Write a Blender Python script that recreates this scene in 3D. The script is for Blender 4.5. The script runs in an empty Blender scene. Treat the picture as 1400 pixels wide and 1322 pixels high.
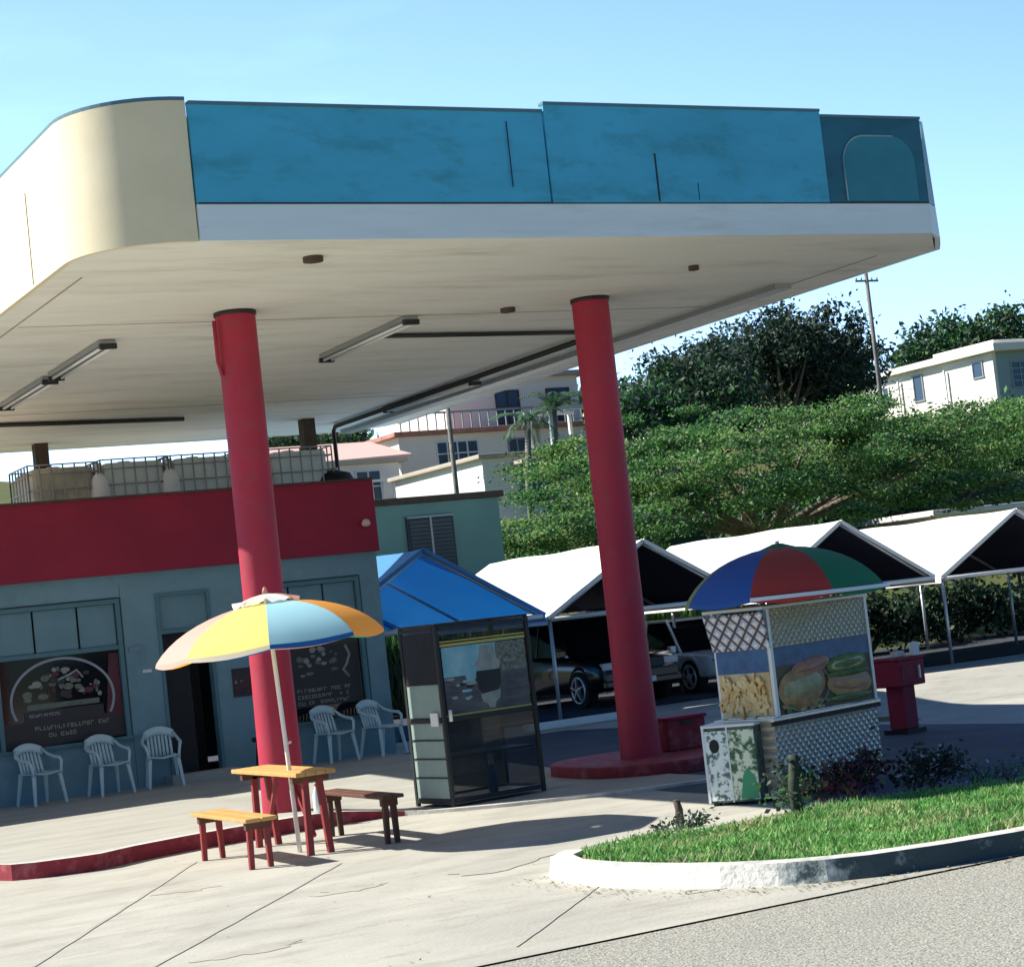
import bpy, math, random
import numpy as np
from mathutils import Vector, Matrix
random.seed(7); rng = np.random.default_rng(11)
S = bpy.context.scene
COL = S.collection
PI = math.pi
OFF = {}

# ------------------------------------------------------------------ materials
def mat(name, col, rough=.7, metal=0., col2=None, scale=6., mix=.5, bump=0., bscale=40., stretch=(1,1,1), sharp=.16,
        col3=None, scale3=1.2, amt3=.5, trans=0., spec=.5, alpha=1., coat=0., translucent=0.):
    m = bpy.data.materials.new(name); m.use_nodes = True
    nt = m.node_tree; N = nt.nodes; Lk = nt.links
    b = N['Principled BSDF']
    b.inputs['Roughness'].default_value = rough; b.inputs['Metallic'].default_value = metal
    b.inputs['Specular IOR Level'].default_value = spec
    b.inputs['Coat Weight'].default_value = coat
    if trans: b.inputs['Transmission Weight'].default_value = trans
    if alpha < 1: b.inputs['Alpha'].default_value = alpha
    c4 = lambda c: (c[0], c[1], c[2], 1)
    tc = N.new('ShaderNodeTexCoord'); mp = N.new('ShaderNodeMapping'); mp.inputs['Scale'].default_value = stretch
    Lk.new(tc.outputs['Object'], mp.inputs['Vector'])
    out = None
    if col2 is not None:
        n = N.new('ShaderNodeTexNoise'); n.inputs['Scale'].default_value = scale; n.inputs['Detail'].default_value = 6; n.inputs['Roughness'].default_value = .62
        Lk.new(mp.outputs[0], n.inputs['Vector'])
        r = N.new('ShaderNodeValToRGB'); e = r.color_ramp.elements
        e[0].position = max(0, mix - sharp); e[1].position = min(1, mix + sharp); e[0].color = c4(col2); e[1].color = c4(col)
        Lk.new(n.outputs['Fac'], r.inputs[0]); out = r.outputs[0]
    if col3 is not None:
        n3 = N.new('ShaderNodeTexNoise'); n3.inputs['Scale'].default_value = scale3; n3.inputs['Detail'].default_value = 8; n3.inputs['Roughness'].default_value = .7
        Lk.new(mp.outputs[0], n3.inputs['Vector'])
        r3 = N.new('ShaderNodeValToRGB'); r3.color_ramp.elements[0].position = .5; r3.color_ramp.elements[1].position = .72
        r3.color_ramp.elements[0].color = (0,0,0,1); r3.color_ramp.elements[1].color = (amt3,)*3 + (1,)
        Lk.new(n3.outputs['Fac'], r3.inputs[0])
        mx = N.new('ShaderNodeMix'); mx.data_type = 'RGBA'; Lk.new(r3.outputs[0], mx.inputs[0])
        if out: Lk.new(out, mx.inputs[6])
        else: mx.inputs[6].default_value = c4(col)
        mx.inputs[7].default_value = c4(col3); out = mx.outputs[2]
    if out: Lk.new(out, b.inputs['Base Color'])
    else: b.inputs['Base Color'].default_value = c4(col)
    if bump:
        nb = N.new('ShaderNodeTexNoise'); nb.inputs['Scale'].default_value = bscale; nb.inputs['Detail'].default_value = 4
        Lk.new(mp.outputs[0], nb.inputs['Vector'])
        bp = N.new('ShaderNodeBump'); bp.inputs['Strength'].default_value = bump; bp.inputs['Distance'].default_value = .02
        Lk.new(nb.outputs['Fac'], bp.inputs['Height']); Lk.new(bp.outputs[0], b.inputs['Normal'])
    if translucent:
        tr = N.new('ShaderNodeBsdfTranslucent'); ms = N.new('ShaderNodeMixShader'); ms.inputs[0].default_value = translucent
        if out: Lk.new(out, tr.inputs[0])
        else: tr.inputs[0].default_value = c4(col)
        o = N['Material Output']; Lk.new(b.outputs[0], ms.inputs[1]); Lk.new(tr.outputs[0], ms.inputs[2]); Lk.new(ms.outputs[0], o.inputs[0])
    return m

def plate_mat(name, base, scale=9., rough=.32, dark=(.12,.12,.11)):
    """quilted / diamond pressed metal: two crossed diagonal bands"""
    m = bpy.data.materials.new(name); m.use_nodes = True
    N = m.node_tree.nodes; Lk = m.node_tree.links; b = N['Principled BSDF']
    b.inputs['Metallic'].default_value = .35; b.inputs['Roughness'].default_value = rough
    tc = N.new('ShaderNodeTexCoord'); w = []
    for a in (PI/4, -PI/4):
        mp = N.new('ShaderNodeMapping'); mp.inputs['Rotation'].default_value = (0, a, 0)
        wv = N.new('ShaderNodeTexWave'); wv.wave_type = 'BANDS'; wv.bands_direction = 'X'; wv.inputs['Scale'].default_value = scale
        wv.inputs['Distortion'].default_value = .8; wv.inputs['Detail'].default_value = 1; wv.inputs['Detail Scale'].default_value = 1.5
        Lk.new(tc.outputs['Object'], mp.inputs[0]); Lk.new(mp.outputs[0], wv.inputs[0]); w.append(wv)
    mu = N.new('ShaderNodeMath'); mu.operation = 'MINIMUM'; Lk.new(w[0].outputs['Fac'], mu.inputs[0]); Lk.new(w[1].outputs['Fac'], mu.inputs[1])
    bp = N.new('ShaderNodeBump'); bp.inputs['Strength'].default_value = 1; bp.inputs['Distance'].default_value = .03
    Lk.new(mu.outputs[0], bp.inputs['Height']); Lk.new(bp.outputs[0], b.inputs['Normal'])
    r = N.new('ShaderNodeValToRGB'); r.color_ramp.elements[0].position = .02; r.color_ramp.elements[1].position = .3
    r.color_ramp.elements[0].color = dark + (1,); r.color_ramp.elements[1].color = base + (1,)
    Lk.new(mu.outputs[0], r.inputs[0]); Lk.new(r.outputs[0], b.inputs['Base Color'])
    return m

M = {}
def D(k, *a, **kw): M[k] = mat(k, *a, **kw)
D('stainconc', (.36,.345,.285), .85, col2=(.46,.44,.37), scale=4)
D('concline', (.40,.385,.33), .9)
D('concrete', (.51,.495,.425), .9, col2=(.39,.38,.335), scale=.7, mix=.5, bump=.3, bscale=30, stretch=(.8,1.8,1), col3=(.27,.245,.195), scale3=1.6, amt3=.6, spec=.2)
D('walk', (.46,.45,.39), .9, col2=(.38,.37,.32), scale=1.1, bump=.25, bscale=30, stretch=(.6,2,1), col3=(.26,.26,.25), scale3=1.5, amt3=.5, spec=.2)
D('road', (.42,.41,.35), .95, col2=(.19,.185,.16), scale=24, mix=.42, bump=.8, bscale=55, col3=(.27,.27,.245), scale3=1.0, amt3=.4, spec=.2)
D('asphalt', (.075,.08,.095), .95, col2=(.045,.05,.06), scale=5, bump=.5, bscale=60, spec=.2)
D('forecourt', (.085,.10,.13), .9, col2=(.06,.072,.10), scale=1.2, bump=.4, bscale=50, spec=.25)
D('lotshade', (.16,.175,.2), .9, col2=(.11,.12,.145), scale=1.2, bump=.4, bscale=50, spec=.25)
D('ground', (.09,.12,.035), 1, col2=(.16,.14,.08), scale=.12, mix=.45, bump=.5, bscale=3, spec=.1)
D('soil', (.10,.12,.035), 1, col2=(.2,.16,.09), scale=3, spec=.1)
D('dirt', (.42,.33,.22), 1, col2=(.3,.24,.15), scale=9, bump=.5, bscale=30, spec=.1)
D('kerbwhite', (.74,.72,.66), .9, col2=(.55,.54,.49), scale=7, bump=.4, bscale=30, col3=(.12,.15,.13), scale3=3.4, amt3=.55, spec=.2)
D('kerbmix', (.62,.62,.57), .9, col2=(.14,.19,.19), scale=8, mix=.5, bump=.5, bscale=25, spec=.2)
def kerb_front():
    m = mat('kerbfront', (.74,.72,.66), .9, bump=.5, bscale=25, spec=.2); N = m.node_tree.nodes; Lk = m.node_tree.links; b = N['Principled BSDF']
    tc = N.new('ShaderNodeTexCoord'); sp = N.new('ShaderNodeSeparateXYZ'); Lk.new(tc.outputs['Object'], sp.inputs[0])
    mr = N.new('ShaderNodeMapRange'); mr.inputs[1].default_value = 7.15; mr.inputs[2].default_value = 8.25; mr.inputs[3].default_value = -.25; mr.inputs[4].default_value = 1.15; mr.clamp = True; Lk.new(sp.outputs[0], mr.inputs[0])
    n = N.new('ShaderNodeTexNoise'); n.inputs['Scale'].default_value = 5; n.inputs['Detail'].default_value = 7; n.inputs['Roughness'].default_value = .7; Lk.new(tc.outputs['Object'], n.inputs['Vector'])
    a = N.new('ShaderNodeMath'); a.operation = 'MULTIPLY_ADD'; a.inputs[1].default_value = 2.4; a.inputs[2].default_value = -1.2; Lk.new(n.outputs['Fac'], a.inputs[0])
    d_ = N.new('ShaderNodeMath'); d_.operation = 'ADD'; d_.use_clamp = True; Lk.new(a.outputs[0], d_.inputs[0]); Lk.new(mr.outputs[0], d_.inputs[1])
    r = N.new('ShaderNodeValToRGB'); e = r.color_ramp.elements; e[0].color = (.76,.74,.68,1); e[1].color = (.06,.09,.10,1); e[0].position = .3; e[1].position = .85
    x = e.new(.55); x.color = (.33,.38,.37,1)
    Lk.new(d_.outputs[0], r.inputs[0]); Lk.new(r.outputs[0], b.inputs['Base Color'])
    return m
M['kerbfront'] = kerb_front()
D('kerbmoss', (.20,.27,.29), .95, col2=(.045,.075,.085), scale=7, mix=.5, bump=.6, bscale=25, spec=.2)
D('kerbred', (.33,.025,.045), .75, col2=(.22,.02,.03), scale=8, col3=(.45,.3,.28), scale3=4, amt3=.4)
D('colred', (.46,.02,.055), .6, col2=(.39,.018,.048), scale=1.5, bump=.15, bscale=14, col3=(.22,.07,.07), scale3=5, amt3=.45)
D('wallred', (.33,.01,.04), .7, col2=(.26,.008,.032), scale=1.2, col3=(.20,.02,.04), scale3=2.5, amt3=.4)
D('wallteal', (.20,.33,.38), .8, col2=(.17,.29,.335), scale=1.3, bump=.1, col3=(.09,.17,.19), scale3=1.8, amt3=.4)
D('trimteal', (.09,.20,.23), .7)
D('trimdark', (.02,.03,.045), .5)
D('panelteal', (.165,.285,.33), .7, col2=(.14,.25,.29), scale=2)
D('soffit', (.88,.88,.80), .85, col2=(.82,.82,.74), scale=.9, mix=.5, stretch=(.45,2.2,1), col3=(.42,.36,.26), scale3=1.3, amt3=.45, bump=.1, bscale=8)
D('cream', (.82,.73,.50), .6, col2=(.78,.68,.45), scale=1.5, bump=.05, col3=(.6,.53,.38), scale3=.8, amt3=.3)
D('bluepanel', (.07,.47,.72), .5, col2=(.05,.36,.54), scale=.8, mix=.48, stretch=(.6,1,1.5), col3=(.03,.16,.17), scale3=2.6, amt3=.55)
D('bluedark', (.02,.16,.24), .45, col2=(.015,.11,.16), scale=1.8, stretch=(.6,1,2), col3=(.01,.05,.07), scale3=2, amt3=.6)
D('bluepatch', (.03,.25,.33), .5, col2=(.025,.2,.27), scale=2)
D('whiteband', (.76,.87,.90), .55, col2=(.69,.80,.84), scale=1.2, stretch=(.4,1,3), col3=(.35,.36,.36), scale3=1.4, amt3=.35)
D('paleblue', (.55,.72,.78), .5, col2=(.30,.50,.60), scale=2, trans=0, translucent=.35)
D('darkmetal', (.03,.032,.034), .5, metal=.3)
D('grey', (.35,.37,.38), .5, metal=.4)
D('galv', (.55,.58,.6), .45, metal=.6)
D('whitepaint', (.8,.8,.78), .5)
D('whitemetal', (.7,.73,.74), .4, metal=.2)
D('tube', (.9,.92,.92), .25)
D('jointgrey', (.33,.30,.23), .8)
D('mossbark', (.05,.065,.045), .9, col2=(.02,.03,.02), scale=14)
D('brown', (.06,.04,.03), .8, col2=(.10,.07,.05), scale=5)
D('glassdark', (.008,.010,.014), .08, spec=.6)
D('black', (.006,.006,.008), .6)
D('blackpaint', (.006,.006,.007), .25, coat=.6)
D('rubber', (.012,.012,.012), .9)
D('alloy', (.72,.73,.75), .3, metal=.7)
D('carwhite', (.9,.91,.92), .3, coat=.5)
D('lamp', (.6,.62,.65), .1)
D('plasticchair', (.55,.68,.68), .5)
D('woodtop', (.66,.39,.13), .6, col2=(.50,.27,.08), scale=6, stretch=(1,9,1), bump=.1)
D('woodred', (.30,.035,.035), .6, col2=(.22,.025,.025), scale=6)
D('woodbrown', (.13,.05,.03), .65, col2=(.09,.035,.02), scale=6)
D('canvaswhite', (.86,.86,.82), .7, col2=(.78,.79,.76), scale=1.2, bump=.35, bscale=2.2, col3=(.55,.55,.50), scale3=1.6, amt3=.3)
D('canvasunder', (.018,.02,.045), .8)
D('canvasblue', (.13,.42,.72), .5, col2=(.11,.38,.66), scale=2, translucent=.4)
for nd in M['canvasblue'].node_tree.nodes:
    if nd.type == 'BSDF_TRANSLUCENT':
        for l_ in list(nd.inputs[0].links): M['canvasblue'].node_tree.links.remove(l_)
        nd.inputs[0].default_value = (.01,.2,.62,1)
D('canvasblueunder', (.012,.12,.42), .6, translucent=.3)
D('canvassky', (.22,.55,.72), .6)
D('um_yellow', (.90,.80,.22), .7, translucent=.3); D('um_pink', (.74,.42,.35), .7, translucent=.3); D('um_blue', (.40,.76,.92), .7, translucent=.3)
D('um_white', (.82,.85,.85), .7, translucent=.3); D('um_orange', (.92,.42,.08), .7, translucent=.45); D('um_green', (.12,.5,.30), .7, translucent=.3)
D('um_cream', (.85,.78,.6), .7, translucent=.3)
D('u2_blue', (.012,.09,.36), .7); D('u2_red', (.50,.05,.035), .7); D('u2_green', (.012,.20,.08), .7); D('u2_purple', (.10,.012,.08), .7)
D('u2_olive', (.22,.24,.05), .7); D('u2_sky', (.06,.28,.55), .7); D('u2_white', (.85,.87,.88), .6)
D('steel', (.66,.65,.60), .3, metal=.75, col2=(.56,.55,.51), scale=4)
M['quilt'] = plate_mat('quilt', (.88,.80,.66), 5.2, .3, (.46,.41,.33))
M['checker'] = plate_mat('checker', (.92,.9,.92), 3.0, .4, (.05,.04,.06))
D('creamprint', (.80,.70,.48), .6, col2=(.62,.42,.18), scale=4, col3=(.4,.2,.06), scale3=5, amt3=.3)
D('fry', (.85,.70,.40), .6, col2=(.62,.36,.10), scale=9); D('bluevinyl', (.012,.03,.10), .4, col2=(.03,.12,.28), scale=7, mix=.6)
D('bread', (.55,.33,.13), .5, col2=(.26,.12,.04), scale=4, col3=(.5,.4,.2), scale3=3, amt3=.4); D('meat', (.34,.11,.08), .5, col2=(.50,.28,.22), scale=8); D('lettuce', (.16,.24,.06), .6, col2=(.07,.13,.03), scale=8)
D('tray', (.045,.04,.025), .5, col2=(.10,.075,.035), scale=6); D('olive', (.52,.49,.28), .5, col2=(.25,.23,.11), scale=5)
D('leafprint', (.80,.88,.85), .6, col2=(.10,.17,.15), scale=16, mix=.47, sharp=.05); D('leafprint2', (.75,.80,.62), .6, col2=(.05,.14,.05), scale=13, mix=.49, sharp=.05); D('leafdark', (.13,.2,.17), .6, col2=(.02,.045,.04), scale=10)
D('greenprint', (.05,.32,.15), .6)
D('stonegreen', (.20,.36,.30), .85, col2=(.165,.31,.26), scale=.8)
D('houseW', (.92,.89,.82), .9, col2=(.78,.75,.72), scale=.5); D('houseP', (.93,.88,.78), .9, col2=(.86,.80,.70), scale=.5); D('houseC', (.88,.85,.78), .9, col2=(.80,.76,.68), scale=.5)
D('rooftile', (.5,.25,.19), .9, col2=(.35,.17,.13), scale=2); D('roofpink', (.75,.5,.44), .9); D('slab', (.50,.44,.36), .9, col2=(.42,.37,.3), scale=1)
D('winblue', (.05,.09,.15), .25); D('louver', (.06,.09,.11), .5)
D('housetealwall', (.30,.40,.40), .8)
D('bark', (.14,.11,.08), .95, col2=(.22,.19,.15), scale=5, bump=.6, bscale=14)
D('barkgrey', (.25,.24,.21), .95, col2=(.15,.14,.12), scale=5, bump=.5, bscale=14)
def leaf(k, c, t=.25): M[k] = mat(k, c, .6, col2=tuple(x*.75 for x in c), scale=.9, translucent=t, spec=.3)
leaf('l1', (.15,.34,.08),.42); leaf('l2', (.08,.23,.065),.35); leaf('l3', (.03,.10,.045)); leaf('l4', (.34,.46,.16),.42)
leaf('d1', (.022,.05,.028)); leaf('d2', (.035,.07,.04)); leaf('d3', (.06,.10,.06)); leaf('d4', (.10,.16,.14))
leaf('g1', (.20,.47,.12),.35); leaf('g2', (.12,.36,.09),.35); leaf('g3', (.36,.58,.19),.35); leaf('g4', (.46,.52,.25),.35)
leaf('r1', (.17,.22,.06)); leaf('r2', (.10,.16,.04)); leaf('r3', (.25,.28,.12))
leaf('p1', (.09,.02,.06)); leaf('p2', (.05,.035,.05)); leaf('p3', (.16,.06,.10)); leaf('f1', (.45,.5,.58)); leaf('f2', (.2,.24,.36))

# ------------------------------------------------------------------ mesh builder
class MB:
    def __init__(s): s.v = []; s.f = []; s.m = []; s.sm = []
    def add(s, vs, fs, m=0, smooth=False):
        o = len(s.v); s.v += [tuple(p) for p in vs]
        for f in fs: s.f.append(tuple(i + o for i in f)); s.m.append(m); s.sm.append(smooth)
        return s
    def box(s, x0, x1, y0, y1, z0, z1, m=0):
        return s.add([(x0,y0,z0),(x1,y0,z0),(x1,y1,z0),(x0,y1,z0),(x0,y0,z1),(x1,y0,z1),(x1,y1,z1),(x0,y1,z1)],
                     [(0,3,2,1),(4,5,6,7),(0,1,5,4),(1,2,6,5),(2,3,7,6),(3,0,4,7)], m)
    def beam(s, p0, p1, w, h, m=0, up=(0,0,1), taper=1.):
        p0 = Vector(p0); p1 = Vector(p1); d = (p1-p0).normalized(); u = Vector(up)
        if abs(d.dot(u)) > .95: u = Vector((0,1,0))
        a = d.cross(u).normalized(); b = a.cross(d).normalized(); vs = []
        for p, k in ((p0,1.),(p1,taper)):
            for i, j in ((-1,-1),(1,-1),(1,1),(-1,1)): vs.append(p + a*i*w/2*k + b*j*h/2*k)
        return s.add(vs, [(0,3,2,1),(4,5,6,7),(0,1,5,4),(1,2,6,5),(2,3,7,6),(3,0,4,7)], m)
    def tube(s, pts, r, n=10, m=0, cap=True, smooth=True):
        pts = [Vector(p) for p in pts]; k = len(pts)
        rs = r if isinstance(r, (list, tuple)) else [r]*k
        vs = []; ref = None
        for i, p in enumerate(pts):
            d = (pts[min(i+1,k-1)] - pts[max(i-1,0)]).normalized()
            if ref is None: ref = Vector((0,0,1)) if abs(d.z) < .9 else Vector((1,0,0))
            a = (ref - d*ref.dot(d)).normalized(); ref = a; b = d.cross(a)
            for j in range(n):
                t = 2*PI*j/n; vs.append(p + (a*math.cos(t) + b*math.sin(t))*rs[i])
        fs = [(i*n+j, i*n+(j+1)%n, (i+1)*n+(j+1)%n, (i+1)*n+j) for i in range(k-1) for j in range(n)]
        s.add(vs, fs, m, smooth)
        if cap:
            o = len(s.v) - n*k
            s.f.append(tuple(o+j for j in reversed(range(n)))); s.m.append(m); s.sm.append(False)
            s.f.append(tuple(o+(k-1)*n+j for j in range(n))); s.m.append(m); s.sm.append(False)
        return s
    def lathe(s, prof, c=(0,0,0), n=24, m=0, smooth=True):
        vs = [(c[0]+r*math.cos(2*PI*j/n), c[1]+r*math.sin(2*PI*j/n), c[2]+z) for r, z in prof for j in range(n)]
        fs = [(i*n+j, i*n+(j+1)%n, (i+1)*n+(j+1)%n, (i+1)*n+j) for i in range(len(prof)-1) for j in range(n)]
        return s.add(vs, fs, m, smooth)
    def prism(s, poly, z0, z1, m=0, mside=None, smooth=False, mbot=None):
        n = len(poly); vs = [(x,y,z0) for x,y in poly] + [(x,y,z1) for x,y in poly]
        s.add(vs, [tuple(range(n,2*n))], m)
        o = len(s.v) - 2*n
        s.f.append(tuple(o+i for i in reversed(range(n)))); s.m.append(m if mbot is None else mbot); s.sm.append(False)
        for i in range(n):
            j = (i+1) % n
            s.f.append((o+i, o+j, o+n+j, o+n+i)); s.m.append(m if mside is None else mside); s.sm.append(smooth)
        return s
    def strip(s, line, z0, z1, t, m=0):
        """thin vertical wall along a 2D polyline with thickness t (to the left of the travel direction)"""
        n = len(line); P = [Vector(p) for p in line]; O = []
        for i in range(n):
            d = (P[min(i+1,n-1)] - P[max(i-1,0)]).normalized(); O.append(P[i] + Vector((-d.y, d.x))*t)
        fz0 = z0 if callable(z0) else (lambda p: z0); fz1 = z1 if callable(z1) else (lambda p: z1)
        vs = []
        for i in range(n):
            a, b = P[i], O[i]
            vs += [(a.x,a.y,fz0(a)),(a.x,a.y,fz1(a)),(b.x,b.y,fz1(b)),(b.x,b.y,fz0(b))]
        fs = []
        for i in range(n-1):
            for j in range(4): fs.append((i*4+j, i*4+(j+1)%4, (i+1)*4+(j+1)%4, (i+1)*4+j))
        fs += [(3,2,1,0), tuple((n-1)*4+j for j in range(4))]
        return s.add(vs, fs, m)
    def grid(s, fn, us, vs_, m=0, smooth=True):
        P = [fn(u, v) for v in vs_ for u in us]; w = len(us)
        fs = [(j*w+i, j*w+i+1, (j+1)*w+i+1, (j+1)*w+i) for j in range(len(vs_)-1) for i in range(w-1)]
        return s.add(P, fs, m, smooth)
    def build(s, name, mats, parent=None, bevel=0, world=True):
        if not isinstance(mats, (list, tuple)): mats = [mats]
        me = bpy.data.meshes.new(name); off = Vector((0,0,0))
        if parent is not None and world: off = OFF.get(parent.name, off)
        me.from_pydata([(v[0]-off.x, v[1]-off.y, v[2]-off.z) for v in s.v], [], s.f)
        for k in mats: me.materials.append(M[k] if isinstance(k, str) else k)
        me.polygons.foreach_set('material_index', s.m); me.polygons.foreach_set('use_smooth', s.sm); me.update()
        o = bpy.data.objects.new(name, me); COL.objects.link(o)
        if parent is not None: o.parent = parent; OFF[o.name] = off
        if bevel:
            b = o.modifiers.new('bevel', 'BEVEL'); b.width = bevel; b.segments = 2; b.limit_method = 'ANGLE'
        return o

def tag(o, label, cat, group=None):
    o['label'] = label; o['category'] = cat
    if group: o['group'] = group
    return o
def thing(name, label, cat, loc=(0,0,0), rz=0., group=None, local=False):
    o = bpy.data.objects.new(name, None); COL.objects.link(o); o.location = loc; o.rotation_euler = (0,0,rz)
    o.empty_display_size = .2
    OFF[o.name] = Vector((0,0,0)) if local else Vector(loc)
    return tag(o, label, cat, group)
def struct(o, k='structure'): o['kind'] = k; return o
def copy_tree(o, parent=None):
    c = o.copy(); COL.objects.link(c); OFF[c.name] = OFF.get(o.name, Vector((0,0,0)))
    if parent is not None: c.parent = parent
    for ch in list(o.children): copy_tree(ch, c)
    return c
def lerp(a, b, t): return a + (b-a)*t
def sst(a, b, x):
    t = min(1, max(0, (x-a)/(b-a))); return t*t*(3-2*t)

# ------------------------------------------------------------------ camera
f_px = 2700.; roll = math.radians(6.3); yaw = math.radians(28.1); pitch = math.atan(170./f_px); eye = 2.05
d = Vector((math.sin(yaw)*math.cos(pitch), math.cos(yaw)*math.cos(pitch), math.sin(pitch)))
r = Vector((math.cos(yaw), -math.sin(yaw), 0)); u = r.cross(d)
ir = r*math.cos(roll) - u*math.sin(roll); iu = r*math.sin(roll) + u*math.cos(roll)
cam = bpy.data.cameras.new('camera'); co = bpy.data.objects.new('camera', cam); COL.objects.link(co)
mx = Matrix((ir, iu, -d)).transposed().to_4x4(); mx.translation = Vector((0,0,eye)); co.matrix_world = mx
cam.sensor_fit = 'HORIZONTAL'; cam.sensor_width = 36; cam.lens = 36*f_px/1400; cam.clip_end = 5000; cam.clip_start = .1
S.camera = co

# ------------------------------------------------------------------ sun and sky
sd = Vector((.94, -.72, -1.)).normalized()
sl = bpy.data.lights.new('sun', 'SUN'); so = bpy.data.objects.new('sun', sl); COL.objects.link(so)
sl.energy = 5.; sl.angle = math.radians(.5); sl.color = (1, .95, .86)
so.rotation_euler = sd.to_track_quat('-Z', 'Y').to_euler(); so.location = (-30, 30, 40)
W = bpy.data.worlds.new('World'); S.world = W; W.use_nodes = True
N = W.node_tree.nodes; bg = N['Background']; sk = N.new('ShaderNodeTexSky'); sk.sky_type = 'NISHITA'; sk.sun_disc = False
sk.sun_elevation = math.asin(-sd.z); sk.sun_rotation = math.atan2(-sd.x, -sd.y)
sk.air_density = 1.0; sk.dust_density = .8; sk.ozone_density = 1.5
WL = W.node_tree.links
tcw = N.new('ShaderNodeTexCoord'); dt_ = N.new('ShaderNodeVectorMath'); dt_.operation = 'DOT_PRODUCT'; dt_.inputs[1].default_value = (math.sin(.40)*.995, math.cos(.40)*.995, .1)
WL.new(tcw.outputs['Generated'], dt_.inputs[0])
mr = N.new('ShaderNodeMapRange'); mr.inputs[1].default_value = -1; mr.inputs[2].default_value = 1; mr.inputs[3].default_value = 0; mr.inputs[4].default_value = 1; WL.new(dt_.outputs['Value'], mr.inputs[0])
pw = N.new('ShaderNodeMath'); pw.operation = 'POWER'; pw.inputs[1].default_value = 5.5; WL.new(mr.outputs[0], pw.inputs[0])
tm = N.new('ShaderNodeMix'); tm.data_type = 'RGBA'; tm.inputs[6].default_value = (.20, .42, .66, 1); tm.inputs[7].default_value = (1.45, 1.68, 2.2, 1); WL.new(pw.outputs[0], tm.inputs[0])
v2 = N.new('ShaderNodeVectorMath'); v2.operation = 'MULTIPLY'; WL.new(sk.outputs[0], v2.inputs[0]); WL.new(tm.outputs[2], v2.inputs[1])
sx_ = N.new('ShaderNodeSeparateXYZ'); WL.new(tcw.outputs['Generated'], sx_.inputs[0])
mz = N.new('ShaderNodeMapRange'); mz.inputs[1].default_value = .15; mz.inputs[2].default_value = .8; mz.inputs[3].default_value = 1.1; mz.inputs[4].default_value = .5; WL.new(sx_.outputs[2], mz.inputs[0])
cn_ = N.new('ShaderNodeTexNoise'); cn_.inputs['Scale'].default_value = 2.2; cn_.inputs['Detail'].default_value = 7; cn_.inputs['Roughness'].default_value = .6
cm = N.new('ShaderNodeMapping'); cm.inputs['Scale'].default_value = (1, 1, 4); WL.new(tcw.outputs['Generated'], cm.inputs[0]); WL.new(cm.outputs[0], cn_.inputs['Vector'])
cr_ = N.new('ShaderNodeMapRange'); cr_.inputs[1].default_value = .52; cr_.inputs[2].default_value = .75; cr_.inputs[3].default_value = 1.; cr_.inputs[4].default_value = 1.25; WL.new(cn_.outputs['Fac'], cr_.inputs[0])
mm_ = N.new('ShaderNodeMath'); mm_.operation = 'MULTIPLY'; WL.new(mz.outputs[0], mm_.inputs[0]); WL.new(cr_.outputs[0], mm_.inputs[1])
v3 = N.new('ShaderNodeVectorMath'); v3.operation = 'SCALE'; WL.new(v2.outputs[0], v3.inputs[0]); WL.new(mm_.outputs[0], v3.inputs['Scale'])
WL.new(v3.outputs[0], bg.inputs[0]); bg.inputs[1].default_value = .1
S.view_settings.view_transform = 'Standard'; S.view_settings.look = 'None'; S.view_settings.gamma = 1
S.view_settings.exposure = .75
S.cycles.max_bounces = 6; S.cycles.transparent_max_bounces = 8

# ------------------------------------------------------------------ terrain
HY = [-900, 40, 50, 62, 75, 90, 130, 250, 900]; HZ = [0, 0, .8, 4.2, 7.0, 9.0, 14., 19, 20]
def gz(x, y):
    z = float(np.interp(y, HY, HZ)) if y > 40 else 0.
    k = sst(40, 75, y); z += k*sst(30, 80, x)*2.2
    return z + dip(x, y)
def dip(x, y): return -.34*sst(15.5, 20, x)*(1-sst(25.5, 28.5, y))*sst(13.8, 17, y)
xs = sorted(set([-900,-400,-200,-100,-60,-40,-25] + list(range(-15, 60, 3)) + list(range(60, 150, 6)) + [170,220,300,450,900]))
ys = sorted(set([-900,-300,-100,-50,-20,0] + list(range(6, 100, 2)) + list(range(100, 180, 8)) + [200,250,350,500,900]))
g = MB(); g.grid(lambda x, y: (x, y, gz(x,y) - (.06 if y < 38 else 0) + (0.25*math.sin(x*.7+y*.3) if y > 52 else 0)), xs, ys)
struct(g.build('ground', 'ground'))
fx = [-40,-20,-10] + [i*.5 for i in range(0, 70)] + [36,40,50]
def sheet(name, m, x0, x1, yv, dz): 
    b = MB(); X = [x for x in fx if x0 <= x <= x1]
    b.grid(lambda x, y: (x, y, dip(x,y)+dz), X, yv); return struct(b.build(name, m))
yv = [10.55] + [11+i*.5 for i in range(0, 12)]
sheet('apron', 'concrete', -40, 50, [10.56] + [11+.5*i for i in range(0, 41)], 0)
struct(MB().grid(lambda x, y: (x, y, -.004), [-40,-10,0,10,20,30,50,80], [-40,-10,0,5,10.52]).build('road', 'road'))
struct(MB().grid(lambda x, y: (x, y, -.03), [-40,0,20,50,80], [10.5,10.58]).build('road_joint', 'darkmetal'))
sheet('parking_lot', 'asphalt', 10, 50, [31.2+.8*i for i in range(0, 14)], .006)
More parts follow.
